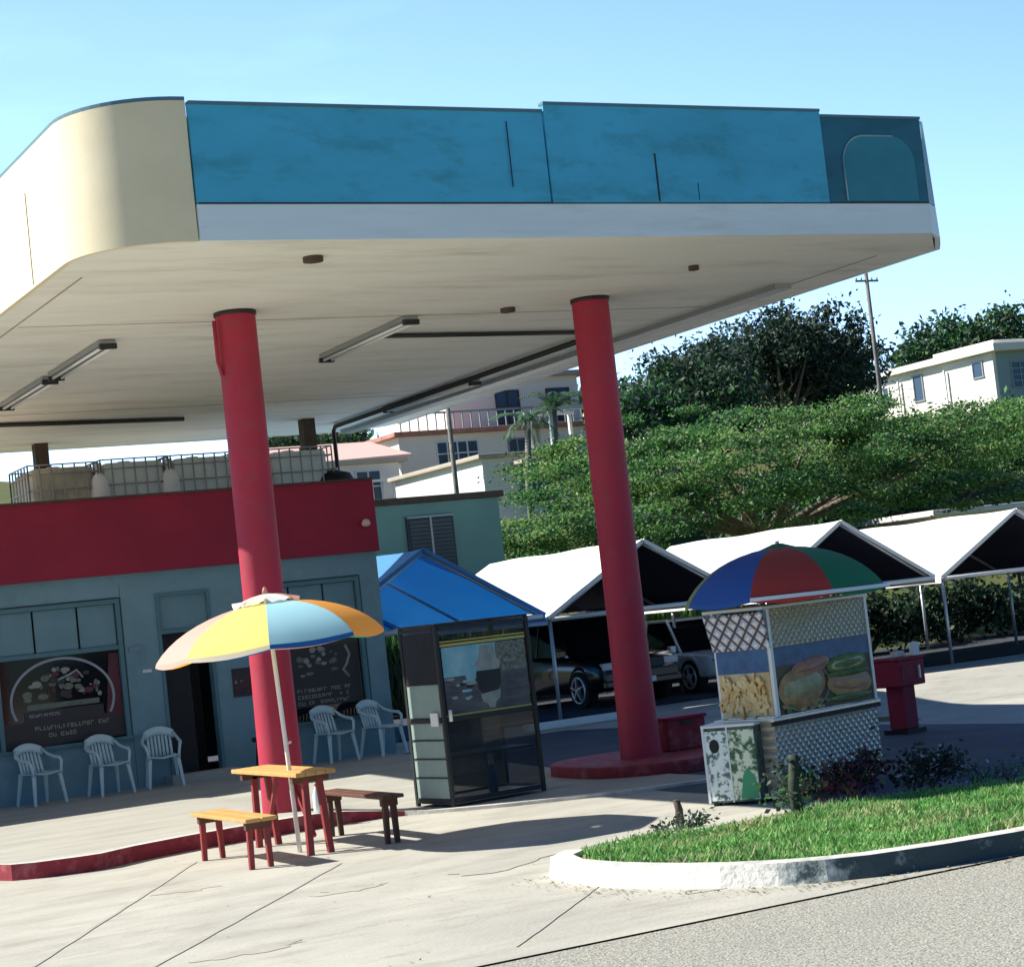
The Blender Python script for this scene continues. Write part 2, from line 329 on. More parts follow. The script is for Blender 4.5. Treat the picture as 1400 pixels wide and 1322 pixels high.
# asphalt forecourt between pump island, shop and lawn
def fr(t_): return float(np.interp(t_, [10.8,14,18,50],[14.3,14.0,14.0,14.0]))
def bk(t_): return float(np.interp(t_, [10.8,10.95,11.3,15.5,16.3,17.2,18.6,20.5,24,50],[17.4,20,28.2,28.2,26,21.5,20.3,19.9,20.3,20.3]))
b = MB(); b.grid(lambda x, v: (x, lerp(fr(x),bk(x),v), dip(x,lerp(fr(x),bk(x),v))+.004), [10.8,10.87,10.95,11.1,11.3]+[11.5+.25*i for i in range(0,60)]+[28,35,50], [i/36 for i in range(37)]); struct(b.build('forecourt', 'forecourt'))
# saw-cut joint lines of the apron
def joint(name, p, q, w=.02, mm='concline'):
    b = MB(); p = Vector(p); q = Vector(q); dd = (q-p).normalized(); nn = Vector((-dd.y, dd.x, 0))*w/2
    n = 14; vs = []
    for i in range(n+1):
        c = p + (q-p)*i/n + nn*random.uniform(-.6,.6); vs += [c-nn, c+nn]
    b.add([(v.x,v.y,.005) for v in vs], [(2*i,2*i+1,2*i+3,2*i+2) for i in range(n)]); return struct(b.build(name, mm))
joint('pavement_joint', (3.2,13.6,0), (5.9,18.2,0), .03, 'walk'); joint('pavement_joint', (3.4,12.2,0), (6.6,16.3,0), .025); joint('pavement_joint', (5.5,10.9,0), (7.1,12.6,0), .02)
joint('pavement_joint', (6.9,14.3,0), (9.4,14.9,0), .03)
b = MB(); pp = []
for k in range(18):
    a = 2*PI*k/18; rr = random.uniform(.75,1.1); pp.append((7.15+.42*rr*math.cos(a)+.1*math.sin(a), 14.45+.33*rr*math.sin(a)))
b.add([(x,y,.0045) for x,y in pp], [tuple(range(18))]); struct(b.build('pavement_patch', 'walk'))

for cx, cy, ra, rb in ((8.3,13.3,.5,.28),(6.0,14.6,.35,.2),(5.2,16.3,.3,.22),(7.6,11.6,.45,.14),(4.4,12.6,.4,.16)):
    b = MB(); pp = []
    for k in range(26):
        a = 2*PI*k/26; rr = random.uniform(.55,1.15); pp.append((cx+ra*rr*math.cos(a), cy+rb*rr*math.sin(a)))
    b.add([(x,y,.003) for x,y in pp], [tuple(range(26))]); struct(b.build('oil_stain', 'stainconc'))
def crack(pts, w):
    b = MB(); vs = []; P_ = []
    for (x0,y0),(x1,y1) in zip(pts[:-1],pts[1:]):
        for i in range(10): t_ = i/10; P_.append((lerp(x0,x1,t_)+random.gauss(0,.018), lerp(y0,y1,t_)+random.gauss(0,.018)))
    for x, y in P_: q = w*random.uniform(.3,1); vs += [(x-q,y-q*.4,.006),(x+q,y+q*.4,.006)]
    b.add(vs, [(2*i,2*i+1,2*i+3,2*i+2) for i in range(len(P_)-1)]); struct(b.build('pavement_crack', 'stainconc'))
crack([(4.2,14.2),(5.3,14.9),(6.3,14.6),(7.0,15.2)], .004); crack([(6.9,12.4),(6.2,12.9),(6.0,13.6),(5.2,13.9)], .004); crack([(7.6,16.4),(8.4,15.6),(9.2,15.7)], .004)
# raised walkway in front of the shop
kl = [(-6,24),(2,23),(3.9,21),(4.25,19.5),(4.45,19.05),(5.15,18.85),(5.6,19.1),(6.2,19.28),(7.2,19.42),(7.9,19.45),(8.5,19.42),(8.9,19.0),(9.4,18.6),(10.57,17.95),(11.6,17.7)]
def ky(x): return float(np.interp(x, [p[0] for p in kl], [p[1] for p in kl]))
def wz(x, y): return .03 + .12*max(1-sst(7.6, 8.9, x), sst(21, 25, y))*(1-sst(12.5,13.5,x)) 
wx = [-6,-3,0,2,3] + [3.6+.2*i for i in range(0, 41)] + [11.7]
b = MB(); b.grid(lambda x, t: (x, lerp(ky(x)+.12, 27.2, t), wz(x, lerp(ky(x)+.12, 27.2, t))), wx, [i/24 for i in range(25)]); struct(b.build('walkway', 'walk'))
b = MB()
kx = [x for x in wx if x <= 11.7]
line = [(x, ky(x)) for x in kx]
for i in range(len(line)-1):
    (x0,y0),(x1,y1) = line[i], line[i+1]
    z0 = wz(x0,y0)+.006; z1 = wz(x1,y1)+.006; mm = 1 if x1 > 8.75 else 0
    b.add([(x0,y0,-.05),(x1,y1,-.05),(x1,y1,z1),(x0,y0,z0),(x1,y1+.13,z1),(x0,y0+.13,z0)], [(0,1,2,3)], mm)
    b.add([(x0,y0,z0),(x1,y1,z1),(x1,y1+.13,z1),(x0,y0+.13,z0)], [(0,1,2,3)], 1)
for i in range(12):
    ya, yb_ = lerp(ky(11.7)+.001,27.2,i/12), lerp(ky(11.7)+.001,27.2,(i+1)/12)
    b.add([(11.702,ya,-.02),(11.702,yb_,-.02),(11.702,yb_,wz(11.7,yb_)+.002),(11.702,ya,wz(11.7,ya)+.002)], [(0,1,2,3)], 1)
struct(b.build('walkway_kerb', ['kerbred','kerbwhite']))
# red rounded pump island round the right column
def rrect(x0, x1, y0, y1, r_, n=8):
    P = []
    for cx, cy, a0 in ((x1-r_,y0+r_,-PI/2),(x1-r_,y1-r_,0),(x0+r_,y1-r_,PI/2),(x0+r_,y0+r_,PI)):
        for k in range(n+1):
            a = a0 + PI/2*k/n; P.append((cx+r_*math.cos(a), cy+r_*math.sin(a)))
    return P
b = MB(); b.prism(rrect(11.1,13.1,18.95,21.3,.9), .0, .16, 1, 0, True)
struct(b.build('pump_island', ['kerbred','kerbred'], bevel=.02))

# ------------------------------------------------------------------ grass island
out = [(7.35,13.62),(7.1,13.4),(6.98,13.0),(7.02,12.5),(7.1,12.2),(7.22,11.85),(7.4,11.5),(7.65,11.17),(7.9,10.95),(8.17,10.8),(8.7,10.66),(9.3,10.58),(10.5,10.55),(13,10.55),(20,10.55)]
back = [(20,11.0),(15,11.5),(12.6,12.4),(11.4,12.95),(10.5,13.5),(9.4,13.72),(8.6,13.72),(7.9,13.68)]
poly = out + back
cen = Vector((10.5, 12.2)); 
inn = []
for i, p in enumerate(poly):
    a = Vector(poly[i-1]); c_ = Vector(poly[(i+1) % len(poly)]); d_ = (c_-a).normalized(); inn.append(tuple(Vector(p)+Vector((-d_.y,d_.x))*(.1 if i < len(out) else .04)))
struct(MB().prism(inn, -.02, .115, 0).build('lawn_bed', 'soil'))
b = MB()
P = [Vector(p) for p in out]
for i in range(len(P)-1):
    q = []
    for p, k in ((P[i], i), (P[i+1], i+1)):
        dd = (P[min(k+1,len(P)-1)] - P[max(k-1,0)]).normalized(); nn = Vector((-dd.y, dd.x)); q.append((p, p+nn*.03, p+nn*.2))
    mossy = P[i].x > 7.85; mid_ = P[i].x > 7.3
    zt = .15
    (a0,a1,a2),(c0,c1,c2) = q
    b.add([(a0.x,a0.y,-.02),(c0.x,c0.y,-.02),(c1.x,c1.y,zt),(a1.x,a1.y,zt)], [(0,1,2,3)], 1, True)
    b.add([(a1.x,a1.y,zt),(c1.x,c1.y,zt),(c2.x,c2.y,zt),(a2.x,a2.y,zt)], [(0,1,2,3)], 0)
    b.add([(a2.x,a2.y,zt),(c2.x,c2.y,zt),(c2.x,c2.y,.05),(a2.x,a2.y,.05)], [(0,1,2,3)], 0)
struct(b.build('island_kerb', ['kerbwhite','kerbfront']))
b = MB(); b.strip([(20,11.0),(15,11.5),(12.6,12.4),(11.4,12.95),(10.5,13.5),(9.4,13.72),(8.6,13.72),(7.9,13.68),(7.35,13.62)], -.02, .125, .1, 0); struct(b.build('rear_kerb', 'walk'))
b = MB(); pp = []
for k in range(20):
    a = 2*PI*k/20; rr = random.uniform(.8,1.1); pp.append((9.0+.5*rr*math.cos(a), 13.5+.17*rr*math.sin(a)))
b.add([(x,y,.121) for x,y in pp], [tuple(range(20))]); struct(b.build('bare_dirt', 'dirt'))

def inside(px, py, poly):
    px = np.asarray(px); r_ = np.zeros(px.shape, bool); n = len(poly)
    for i in range(n):
        x0,y0 = poly[i]; x1,y1 = poly[(i+1)%n]
        c = ((y0 > py) != (y1 > py)) & (px < (x1-x0)*(py-y0)/((y1-y0) if y1 != y0 else 1e-9)+x0); r_ ^= c
    return r_
def quads(name, C, A, B, mi, mats, parent=None, smooth=False, org=None):
    """leaf faces: centre C, half axes A, B (numpy n x 3)"""
    n = len(C); off = np.array(OFF.get(parent.name, (0,0,0))) if parent is not None else np.zeros(3)
    if org is not None: off = np.array(org)
    C = C - off
    V = np.stack([C-A*.9, C+B, C+A*1.1, C-B], 1).reshape(-1,3)
    me = bpy.data.meshes.new(name); me.vertices.add(4*n); me.vertices.foreach_set('co', V.ravel().astype(np.float32))
    me.loops.add(4*n); me.loops.foreach_set('vertex_index', np.arange(4*n, dtype=np.int32))
    me.polygons.add(n); me.polygons.foreach_set('loop_start', np.arange(0,4*n,4,dtype=np.int32)); me.polygons.foreach_set('loop_total', np.full(n,4,dtype=np.int32))
    for k in mats: me.materials.append(M[k])
    me.polygons.foreach_set('material_index', mi.astype(np.int32)); me.update(calc_edges=True)
    o = bpy.data.objects.new(name, me); COL.objects.link(o)
    if parent is not None: o.parent = parent; OFF[o.name] = Vector(OFF.get(parent.name, (0,0,0)))
    return o
def rdir(n, flat=1.):
    v = rng.normal(size=(n,3)); v[:,2] *= flat; return v/np.linalg.norm(v,axis=1,keepdims=True)
def leaves(name, C, size, mats, weights, parent=None, flat=1., aspect=.55, org=None):
    n = len(C); a = rdir(n, flat); t = rdir(n, flat); b_ = np.cross(a, t); b_ /= np.linalg.norm(b_,axis=1,keepdims=True)+1e-9
    s_ = size*rng.uniform(.6,1.35,(n,1)); mi = rng.choice(len(mats), n, p=np.array(weights)/sum(weights))
    return quads(name, C, a*s_, b_*s_*aspect, mi, mats, parent, org=org)
# lawn blades
n = 90000
inner = [(7.5,13.5),(7.3,13.2),(7.24,12.9),(7.3,12.4),(7.45,11.95),(7.65,11.55),(7.95,11.22),(8.3,11.02),(8.8,10.88),(9.4,10.8),(10.5,10.77),(13,10.77),(16,10.77),(16,11.3),(12.6,12.3),(11.4,12.85),(10.5,13.4),(9.4,13.62),(8.6,13.6)]
gx = rng.uniform(7.2,15,n); gy = rng.uniform(10.7,13.7,n); k = inside(gx, gy, inner)
thin = (((gx-9.0)/.55)**2 + ((gy-13.5)/.2)**2 < 1) & (rng.random(n) < .93); k &= ~thin
patch = np.sin(gx*5.1+np.sin(gy*4))*np.sin(gy*6.3+gx*2) ; dry = np.sin(gx*2.3+1.7*np.sin(gy*3.1))*np.sin(gy*3.7-gx*1.1); k &= rng.random(n) < (.70+.3*patch-.35*(dry > .72))
gx, gy, dry = gx[k], gy[k], dry[k]; n = len(gx); hgt = rng.uniform(.016,.042,n)*(1+.45*np.sin(gx*3.1+gy*2)*np.sin(gy*4.7))
tilt = rng.normal(0,.55,(n,2)); A = np.stack([tilt[:,0]*hgt, tilt[:,1]*hgt, hgt], 1)
th = rng.uniform(0,2*PI,n); Bv = np.stack([np.cos(th), np.sin(th), 0*th],1)*.009
mi = rng.choice(4, n, p=[.40,.3,.2,.10]); mi = np.where((dry > .45) & (rng.random(n) < .45), 3, mi)
lawn = quads('lawn', np.stack([gx,gy,.115+hgt*.8],1), A, Bv, mi, ['g1','g2','g3','g4']); struct(lawn, 'stuff')

# dry leaves blown along the kerbs
n = 420; pk = rng.integers(0, len(out)-3, n); tt = rng.random(n); lo = np.array([[lerp(out[a][0],out[a+1][0],b_), lerp(out[a][1],out[a+1][1],b_)] for a, b_ in zip(pk,tt)]) - np.abs(rng.normal(0,.22,(n,2)))*np.array([.7,.7])
lo2 = np.stack([rng.uniform(5,9.5,n), np.array([ky(v) for v in rng.uniform(5,9.5,n)])-np.abs(rng.normal(0,.12,n))-.02],1)
pts_ = np.concatenate([lo, lo2[:90], np.stack([rng.uniform(4,12,70), rng.uniform(11,18,70)],1)]); n = len(pts_); th = rng.uniform(0,2*PI,n); sz_ = rng.uniform(.008,.02,(n,1))
litter = quads('dry_leaves', np.concatenate([pts_, np.full((n,1),.009)],1), np.stack([np.cos(th),np.sin(th),rng.normal(0,.2,n)],1)*sz_, np.stack([-np.sin(th),np.cos(th),rng.normal(0,.2,n)],1)*sz_*.5, rng.integers(0,3,n), ['bark','dirt','r2']); struct(litter, 'stuff')

# ------------------------------------------------------------------ canopy
X0, X1, Y0, Y1, ZS, ZT = 5.0, 15.2, 16.58, 33.4, 5.62, 6.88
cn = thing('fuel_canopy', 'large flat-roofed canopy with blue front fascia and rounded cream corner on red columns', 'canopy', (10,25,0))
def slabpoly(e, xr):
    P = rrect(X0+e, X1-e, Y0+e, Y1-e, .92, 10); P = [p for p in P if not (p[0] > 13.5 and p[1] < 20)]
    return P + [] if False else [(14.40,Y0+e),(X1-e-xr,Y0+.9+xr*.3)] + P
foot = slabpoly(.05, 0)
MB().prism(foot, ZS, ZS+.45, 1, 1, True, 0).build('soffit', ['soffit','cream'], cn)
MB().prism(slabpoly(.08,.75), ZS+.46, ZT-.12, 0).build('roof', 'slab', cn)
# cream fascia: front left corner, left side, back
def arc(cx, cy, r_, a0, a1, n=10): return [(cx+r_*math.cos(lerp(a0,a1,i/n)), cy+r_*math.sin(lerp(a0,a1,i/n))) for i in range(n+1)]
lft = [(5.97,Y0)] + arc(X0+.95, Y0+.95, .95, 1.5*PI, PI, 14)[1:] + [(X0, lerp(Y0+.95, Y1-.95, i/6)) for i in range(1,7)] + arc(X0+.95, Y1-.95, .95, PI, .5*PI)[1:] + [(X1-.95,Y1)]
fo = MB().strip(lft, ZS-.012, ZT+.01, -.05, 0).build('fascia', 'cream', cn)
for po in fo.data.polygons: po.use_smooth = True
fo.data.set_sharp_from_angle(angle=math.radians(40))
for yy in (18.6, 21.2, 24.5, 28.): MB().box(X0-.004, X0+.002, yy, yy+.02, ZS+.02, ZT-.35, 0).build('fascia_seam', 'brown', cn)
b = MB(); b.strip([(x, y) for x, y in lft], ZT+.012, ZT+.045, -.07, 0); b.build('cap_rail', 'trimteal', cn)
b = MB(); b.box(5.985, 9.62, Y0-.02, Y0+.03, 5.95, ZT-.03, 0); b.build('sign_panel', ['bluepanel'], cn)
b = MB(); b.box(9.635, 13.0, Y0-.035, Y0+.03, 5.95, ZT+.045, 0); b.build('sign_panel', ['bluepanel'], cn)
sp = MB().box(13.01, 14.36, Y0-.02, Y0+.03, 5.95, ZT-.01, 0).build('sign_panel', 'bluedark', cn)
def rr2(x0, x1, z0, z1, r_, y, t, mb, m=0, top_only=True):
    P = [(x0,z0),(x1,z0)] + [(x1-r_+r_*math.cos(a), z1-r_+r_*math.sin(a)) for a in [PI/2*i/8 for i in range(9)]] + [(x0+r_+r_*math.cos(a), z1-r_+r_*math.sin(a)) for a in [PI/2+PI/2*i/8 for i in range(9)]]
    n = len(P); vs = [(x,y,z) for x,z in P] + [(x,y+t,z) for x,z in P]
    mb.add(vs, [tuple(range(n))] + [(i,n+i,n+(i+1)%n,(i+1)%n) for i in range(n)], m)
b = MB(); rr2(13.25, 14.22, 5.97, 6.68, .3, Y0-.026, .01, b, 0); b.build('panel_patch', 'bluepatch', sp)
b = MB()
P = [(13.25,5.97),(13.25,6.38)] + [(13.55+.3*math.cos(a), 6.38+.3*math.sin(a)) for a in [PI-PI/2*i/8 for i in range(9)]] + [(13.95,6.68)]
b.tube([(x, Y0-.028, z) for x, z in P], .009, 6); b.build('patch_outline', 'paleblue', sp)
b = MB()
for xx, z0, z1, w in ((9.2,6.1,6.75,.01),(10.86,5.96,6.45,.018),(11.35,5.97,6.15,.006)):
    b.box(xx, xx+w, Y0-.04, Y0-.034, z0, z1)
b.box(6.0, 14.36, Y0-.022, Y0-.016, 5.942, 5.955); b.build('panel_seam', 'darkmetal', cn)
b = MB(); b.box(5.985, 14.36, Y0-.012, Y0+.03, ZS-.01, 5.94, 0); b.build('lower_band', 'whiteband', cn)
b = MB(); b.box(5.99, 9.62, Y0-.04, Y0+.05, ZT-.03, ZT+.0, 0); b.box(9.63, 13.0, Y0-.05, Y0+.05, ZT+.045, ZT+.075); b.box(13.0,14.36,Y0-.04,Y0+.05,ZT-.01,ZT+.02); b.build('cap_rail', 'trimteal', cn)
# right side: pale sheet round the corner
tp = [(14.37,Y0),(14.47,Y0+.06),(14.53,Y0+.25),(14.56,Y0+.7)] + [(14.6,lerp(Y0+1.2,Y1-.9,i/5)) for i in range(6)]
bt = [(14.37,Y0),(14.66,Y0+.22),(14.95,Y0+.56),(X1,Y0+.87)] + [(X1,lerp(Y0+1.3,Y1-.9,i/5)) for i in range(6)]
def lean(mb, za, zb, m=0):
    n = len(tp); fr_ = lambda z: (z-ZS)/(ZT-ZS); vs = []
    for z in (za, zb):
        k2 = fr_(z)
        for off_ in (0, -.04):
            for i in range(n): vs.append((lerp(bt[i][0],tp[i][0],k2)+off_*(1 if i else 0), lerp(bt[i][1],tp[i][1],k2)-off_, z))
    fs = [(i,i+1,2*n+i+1,2*n+i) for i in range(n-1)] + [(3*n+i,3*n+i+1,n+i+1,n+i) for i in range(n-1)] + [(2*n+i,2*n+i+1,3*n+i+1,3*n+i) for i in range(n-1)] + [(n+i,n+i+1,i+1,i) for i in range(n-1)]
    return mb.add(vs, fs, m, False)
lean(MB(), 5.955, ZT-.01).build('corner_sheet', 'paleblue', cn)
lean(MB(), ZS-.01, 5.945).build('lower_band', 'whiteband', cn)
# soffit trim: stained joint lines & edge trim
b = MB()
for xx, ya, yb_ in ((5.35,18.2,33),(14.55,17.8,33)): MB().box(xx,xx+.015,ya,yb_,ZS-.006,ZS-.001).build('soffit_joint', 'jointgrey', cn)
for yy in (20.9, 28.4): MB().box(5.4,14.2,yy,yy+.01,ZS-.005,ZS-.001).build('soffit_joint', 'jointgrey', cn)
MB().box(14.26,14.5,19.4,33.1,ZS-.07,ZS-.001).build('gutter', 'grey', cn)
MB().tube([(10.25,22.12,ZS-.04),(13.7,22.45,ZS-.04)], .03, 8).build('conduit', 'darkmetal', cn)
MB().tube([(7.1,29.2,ZS-.04),(10.15,29.7,ZS-.04)], .035, 8).build('conduit', 'darkmetal', cn)
MB().tube([(13.6,22.6,ZS-.05),(13.66,31.9,ZS-.05),(13.66,32,ZS-.12),(13.66,32,3.9)], .04, 8).build('conduit', 'darkmetal', cn)
for cx, cy, rr in ((7.4,17.4,.1),(12.3,18.2,.06),(11.2,20.6,.09)):
    MB().lathe([(rr,0),(rr,-.05),(.01,-.06)], (cx,cy,ZS), 12).build('downlight', 'brown', cn)
for cx, cy in ((7.66,20.35),(12.05,20.1)):
    b = MB(); b.lathe([(.25,.05),(.245,.3),(.235,.6),(.225,1.6),(.222,ZS-.03)], (cx,cy,.0), 40, 0)
    c = b.build('column', 'colred', cn)
    b = MB(); b.lathe([(0,ZS-.045),(.236,ZS-.045),(.236,ZS-.002),(0,ZS-.002)],(cx,cy,0),32); b.build('cap_plate', 'darkmetal', c)
    if cx < 10:
        b = MB(); b.tube([(cx-.27,cy-.05,ZS-.1),(cx-.27,cy-.05,ZS-.55),(cx-.235,cy-.05,ZS-.7)], .022, 8); b.build('cable_pipe', 'colred', c)
for cx, cy in ((12.75,31.0),(8.55,32.4)):
    MB().box(cx-.11,cx+.11,cy-.11,cy+.11,3.9,ZS-.005).build('rear_post', 'brown', cn)

# tube lights under the soffit
def tube_light(p, q, label, two=True):
    c = (Vector(p)+Vector(q))/2; t = thing('tube_light', label, 'light', c, group='tube lights fixed under the canopy')
    dd = (Vector(q)-Vector(p)).normalized(); nn = Vector((-dd.y,dd.x,0))
    MB().beam(Vector(p)+Vector((0,0,-.03)), Vector(q)+Vector((0,0,-.03)), .2, .055).build('housing', 'grey', t, bevel=.01)
    for s_ in (-1, 1):
        MB().tube([Vector(p)+dd*.06+nn*.055*s_+Vector((0,0,-.085)), Vector(q)-dd*.06+nn*.055*s_+Vector((0,0,-.085))], .019, 8).build('lamp_tube', 'tube', t)
    for e in (p, q):
        MB().beam(Vector(e)+Vector((0,0,-.08))-dd*.03, Vector(e)+Vector((0,0,-.08))+dd*.03, .2, .06).build('end_cap', 'darkmetal', t)
tube_light((6.67,21.9,ZS-.002),(6.7,24.3,ZS-.002), 'tube light under the canopy nearest its cream left edge, left of both columns')
tube_light((6.7,24.6,ZS-.002),(6.72,27.,ZS-.002), 'tube light under the canopy behind the leftmost one, cut off by the left picture edge')
tube_light((10.05,20.9,ZS-.002),(10.12,23.7,ZS-.002), 'tube light under the middle of the canopy, between the two red columns')
tube_light((13.86,26.8,ZS-.002),(13.75,29.8,ZS-.002), 'tube light near the canopy right edge beside the dark pipe, above the distant houses')

# ------------------------------------------------------------------ shop
YB = 26.9; k_ = YB/26.6
def sx(x): return x*k_
def sz(z): return 2.05+(z-2.05)*k_
sh = thing('shop_building', 'grey-teal shop with dark red parapet band and white chairs along its front', 'building', (8,30,.15))
xL, xR = 0.5, sx(11.82)
wA = (sx(6.12), sx(7.9), sz(.9), sz(2.78)); dr = (sx(8.41), sx(9.2), .15, sz(2.8)); wB = (sx(9.85), sx(11.49), sz(.77), sz(2.77))
zr = sz(3.13); zt = sz(4.16)
b = MB(); cols = [(xL, wA[0]), (wA[1], dr[0]), (dr[1], wB[0]), (wB[1], xR)]
for a, c in cols: b.box(a, c, YB, YB+.2, .1, zr)
b.box(wA[0], wA[1], YB, YB+.2, .1, wA[2]); b.box(wA[0], wA[1], YB, YB+.2, wA[3], zr); b.box(dr[0], dr[1], YB, YB+.2, dr[3], zr)
b.box(wB[0], wB[1], YB, YB+.2, .1, wB[2]); b.box(wB[0], wB[1], YB, YB+.2, wB[3], zr)
b.box(xL, xL+.2, YB+.2, 33, .1, zr); b.box(xR-.2, xR, YB+.2, 33, .1, zr); b.box(xL+.2, xR-.2, 32.8, 33, .1, zr)
b.build('wall', 'wallteal', sh)
b = MB(); b.box(xL-.1, xR+.02, YB-.1, YB+.12, zr-.02, zt); b.box(xR-.2, xR+.02, YB+.12, 33.0, zr+.003, zt); b.box(xL-.1, xL+.1, YB+.12, 33.0, zr+.003, zt); b.build('parapet', 'wallred', sh)
b = MB(); b.box(xL+.1, xR-.2, YB+.12, 33.0, zr+.003, 3.72); b.build('roof', 'slab', sh)
b = MB(); b.box(xL-.12, xR+.04, YB-.13, YB+.14, zt, zt+.03); b.build('coping', 'brown', sh)
MB().lathe([(.0,-.01),(.05,0),(.07,.03),(.05,.09),(.0,.11)], (sx(11.64),YB-.17,sz(3.48)), 14).build('wall_lamp', 'roofpink', sh)
b = MB(); b.box(wA[1]+.02, wA[1]+.03, YB-.005, YB, .2, 3); b.build('wall_joint', 'trimteal', sh)
def shop_window(w, mull, ztr, deco):
    x0,x1,z0,z1 = w; o = MB()
    t = .06
    o.box(x0, x0+t, YB-.025, YB+.1, z0, z1); o.box(x1-t, x1, YB-.025, YB+.1, z0, z1); o.box(x0+t, x1-t, YB-.024, YB+.1, z1-t, z1); o.box(x0-.03, x1+.03, YB-.06, YB+.1, z0-.05, z0)
    o.box(x0+t, x1-t, YB-.01, YB+.1, ztr-.03, ztr+.03)
    wo = o.build('window', 'trimteal', sh)
    o = MB(); o.box(x0-.022, x0-.002, YB-.012, YB+.03, z0, z1+.02); o.box(x1+.002, x1+.022, YB-.012, YB+.03, z0, z1+.02); o.box(x0, x1, YB-.011, YB+.03, z1+.002, z1+.022); o.build('shadow_gap', 'trimdark', wo)
    o = MB(); xs_ = [x0+t] + mull + [x1-t]
    for a, c in zip(xs_[:-1], xs_[1:]): o.box(a+.015, c-.015, YB+.03, YB+.06, ztr+.035, z1-t-.005)
    o.build('transom_panel', 'panelteal', wo)
    MB().box(x0+t, x1-t, YB+.05, YB+.07, z0, ztr-.03).build('pane', 'glassdark', wo)
    dm = deco(); dm.build('decal', ['decal_ring','decal_red','decal_text','decal_olive','decal_brown'], wo)
    return wo
D('decal_ring', (.32,.33,.38), .6); D('decal_red', (.10,.018,.03), .6); D('decal_text', (.28,.27,.24), .6); D('decal_olive', (.10,.12,.09), .6, col2=(.17,.19,.15), scale=14); D('decal_brown', (.035,.03,.03), .6)
def ell(mb, cx, cz, rx, rz, a0, a1, w, y, m, n=40):
    vs = []
    for i in range(n+1):
        a = lerp(a0,a1,i/n)
        for s_ in (-1,1): vs.append((cx+(rx+w*s_/2)*math.cos(a), y, cz+(rz+w*s_/2)*math.sin(a)))
    mb.add(vs, [(2*i,2*i+1,2*i+3,2*i+2) for i in range(n)], m)
def disc(mb, cx, cz, rx, rz, y, m, n=10):
    ph = random.random()*6; vs = [(cx+rx*random.uniform(.8,1.1)*math.cos(ph+2*PI*i/n), y, cz+rz*random.uniform(.8,1.1)*math.sin(ph+2*PI*i/n)) for i in range(n)]
    mb.add(vs, [tuple(range(n))], m)
def lettering(mb, x0, x1, z, h, y, m):
    """blurred row of painted letters: short vertical, horizontal and diagonal strokes"""
    x = x0
    while x < x1:
        w = random.uniform(.55,.95)*h
        if random.random() < .86:
            mb.box(x, x+.18*h, y-.002, y, z, z+h, m)
            if random.random() < .75: mb.box(x+.18*h, x+w, y-.002, y, z+h*.8, z+h, m)
            if random.random() < .6: mb.box(x+.18*h, x+w, y-.002, y, z, z+.2*h, m)
            if random.random() < .5: mb.box(x+w-.18*h, x+w, y-.002, y, z+.2*h, z+.8*h, m)
            if random.random() < .4: mb.box(x+.18*h, x+w-.18*h, y-.002, y, z+.42*h, z+.58*h, m)
        x += w + .28*h
def decoA():
    o = MB(); y = YB+.046; cx, cz = sx(7.02), sz(1.5)
    o.box(wA[0]+.07, wA[1]-.07, y+.002, y+.003, wA[2]+.02, wA[2]+.35, 4)
    vs = [(wA[1]-.3,y,wA[2]+.35),(wA[1]-.07,y,wA[2]+.3),(wA[1]-.07,y,sz(2.05)),(wA[1]-.2,y,sz(2.05))]
    o.add(vs, [(0,1,2,3)], 1)
    ell(o, cx, cz, .71, .56, -.45, PI+.4, .035, y-.002, 0)
    o.box(cx-.5, cx+.5, y-.003, y-.002, cz-.1, cz-.03, 3); o.box(cx-.55, cx+.55, y-.003, y-.0022, cz-.36, cz-.12, 4)
    for i in range(46):
        a = random.uniform(0, PI); rr = random.random()**.5; disc(o, cx+.55*rr*math.cos(a), cz+.02+.42*rr*math.sin(a), random.uniform(.02,.075), random.uniform(.015,.06), y-.004-.0001*i, random.choice([3,3,2,1,3,4]))
    o.tube([(cx-.05,y-.01,cz+.27),(cx+.12,y-.01,cz+.33),(cx+.22,y-.01,cz+.38),(cx+.3,y-.01,cz+.27)], .016, 5, 0)
    lettering(o, cx-.42, cx+.62, sz(1.12), .055, y-.003, 2); lettering(o, cx-.3, cx+.2, sz(1.02), .055, y-.003, 2); lettering(o, cx+.3, cx+.6, sz(1.2), .035, y-.003, 1)
    lettering(o, cx-.48, cx-.0, cz-.2, .04, y-.003, 0)
    return o
def decoB():
    o = MB(); y = YB+.046; x0,x1,z0,z1 = wB
    o.box(x0+.3, x1-.1, y-.001, y, z0+.2, sz(1.82), 4)
    pts = [(x1-.3,sz(1.8)),(x1-.24,sz(1.66)),(x1-.3,sz(1.52)),(x1-.36,sz(1.45)),(x1-.28,sz(1.34))]
    o.tube([(a,y-.004,c) for a,c in pts], .022, 6, 2)
    for i in range(26): disc(o, random.uniform(x0+.6,x1-.45), random.uniform(sz(1.4),sz(1.85)), random.uniform(.02,.07), random.uniform(.01,.05), y-.003-.0001*i, random.choice([3,3,2]))
    for k2 in range(3): lettering(o, x0+.55, x1-.3, sz(1.0)+.09*k2, .05, y-.003, 2)
    return o
shop_window(wA, [sx(6.7), sx(7.31)], sz(2.12), decoA)
shop_window(wB, [sx(10.4), sx(10.93)], sz(2.0), decoB)
o = MB(); x0,x1,z0,z1 = dr; zh = sz(2.23)
o.box(x0, x0+.05, YB-.02, YB+.15, z0, z1); o.box(x1-.05, x1, YB-.02, YB+.15, z0, z1); o.box(x0+.05, x1-.05, YB-.02, YB+.15, z1-.05, z1); o.box(x0+.05, x1-.05, YB-.02, YB+.15, zh, zh+.05)
door = o.build('doorway', 'trimteal', sh)
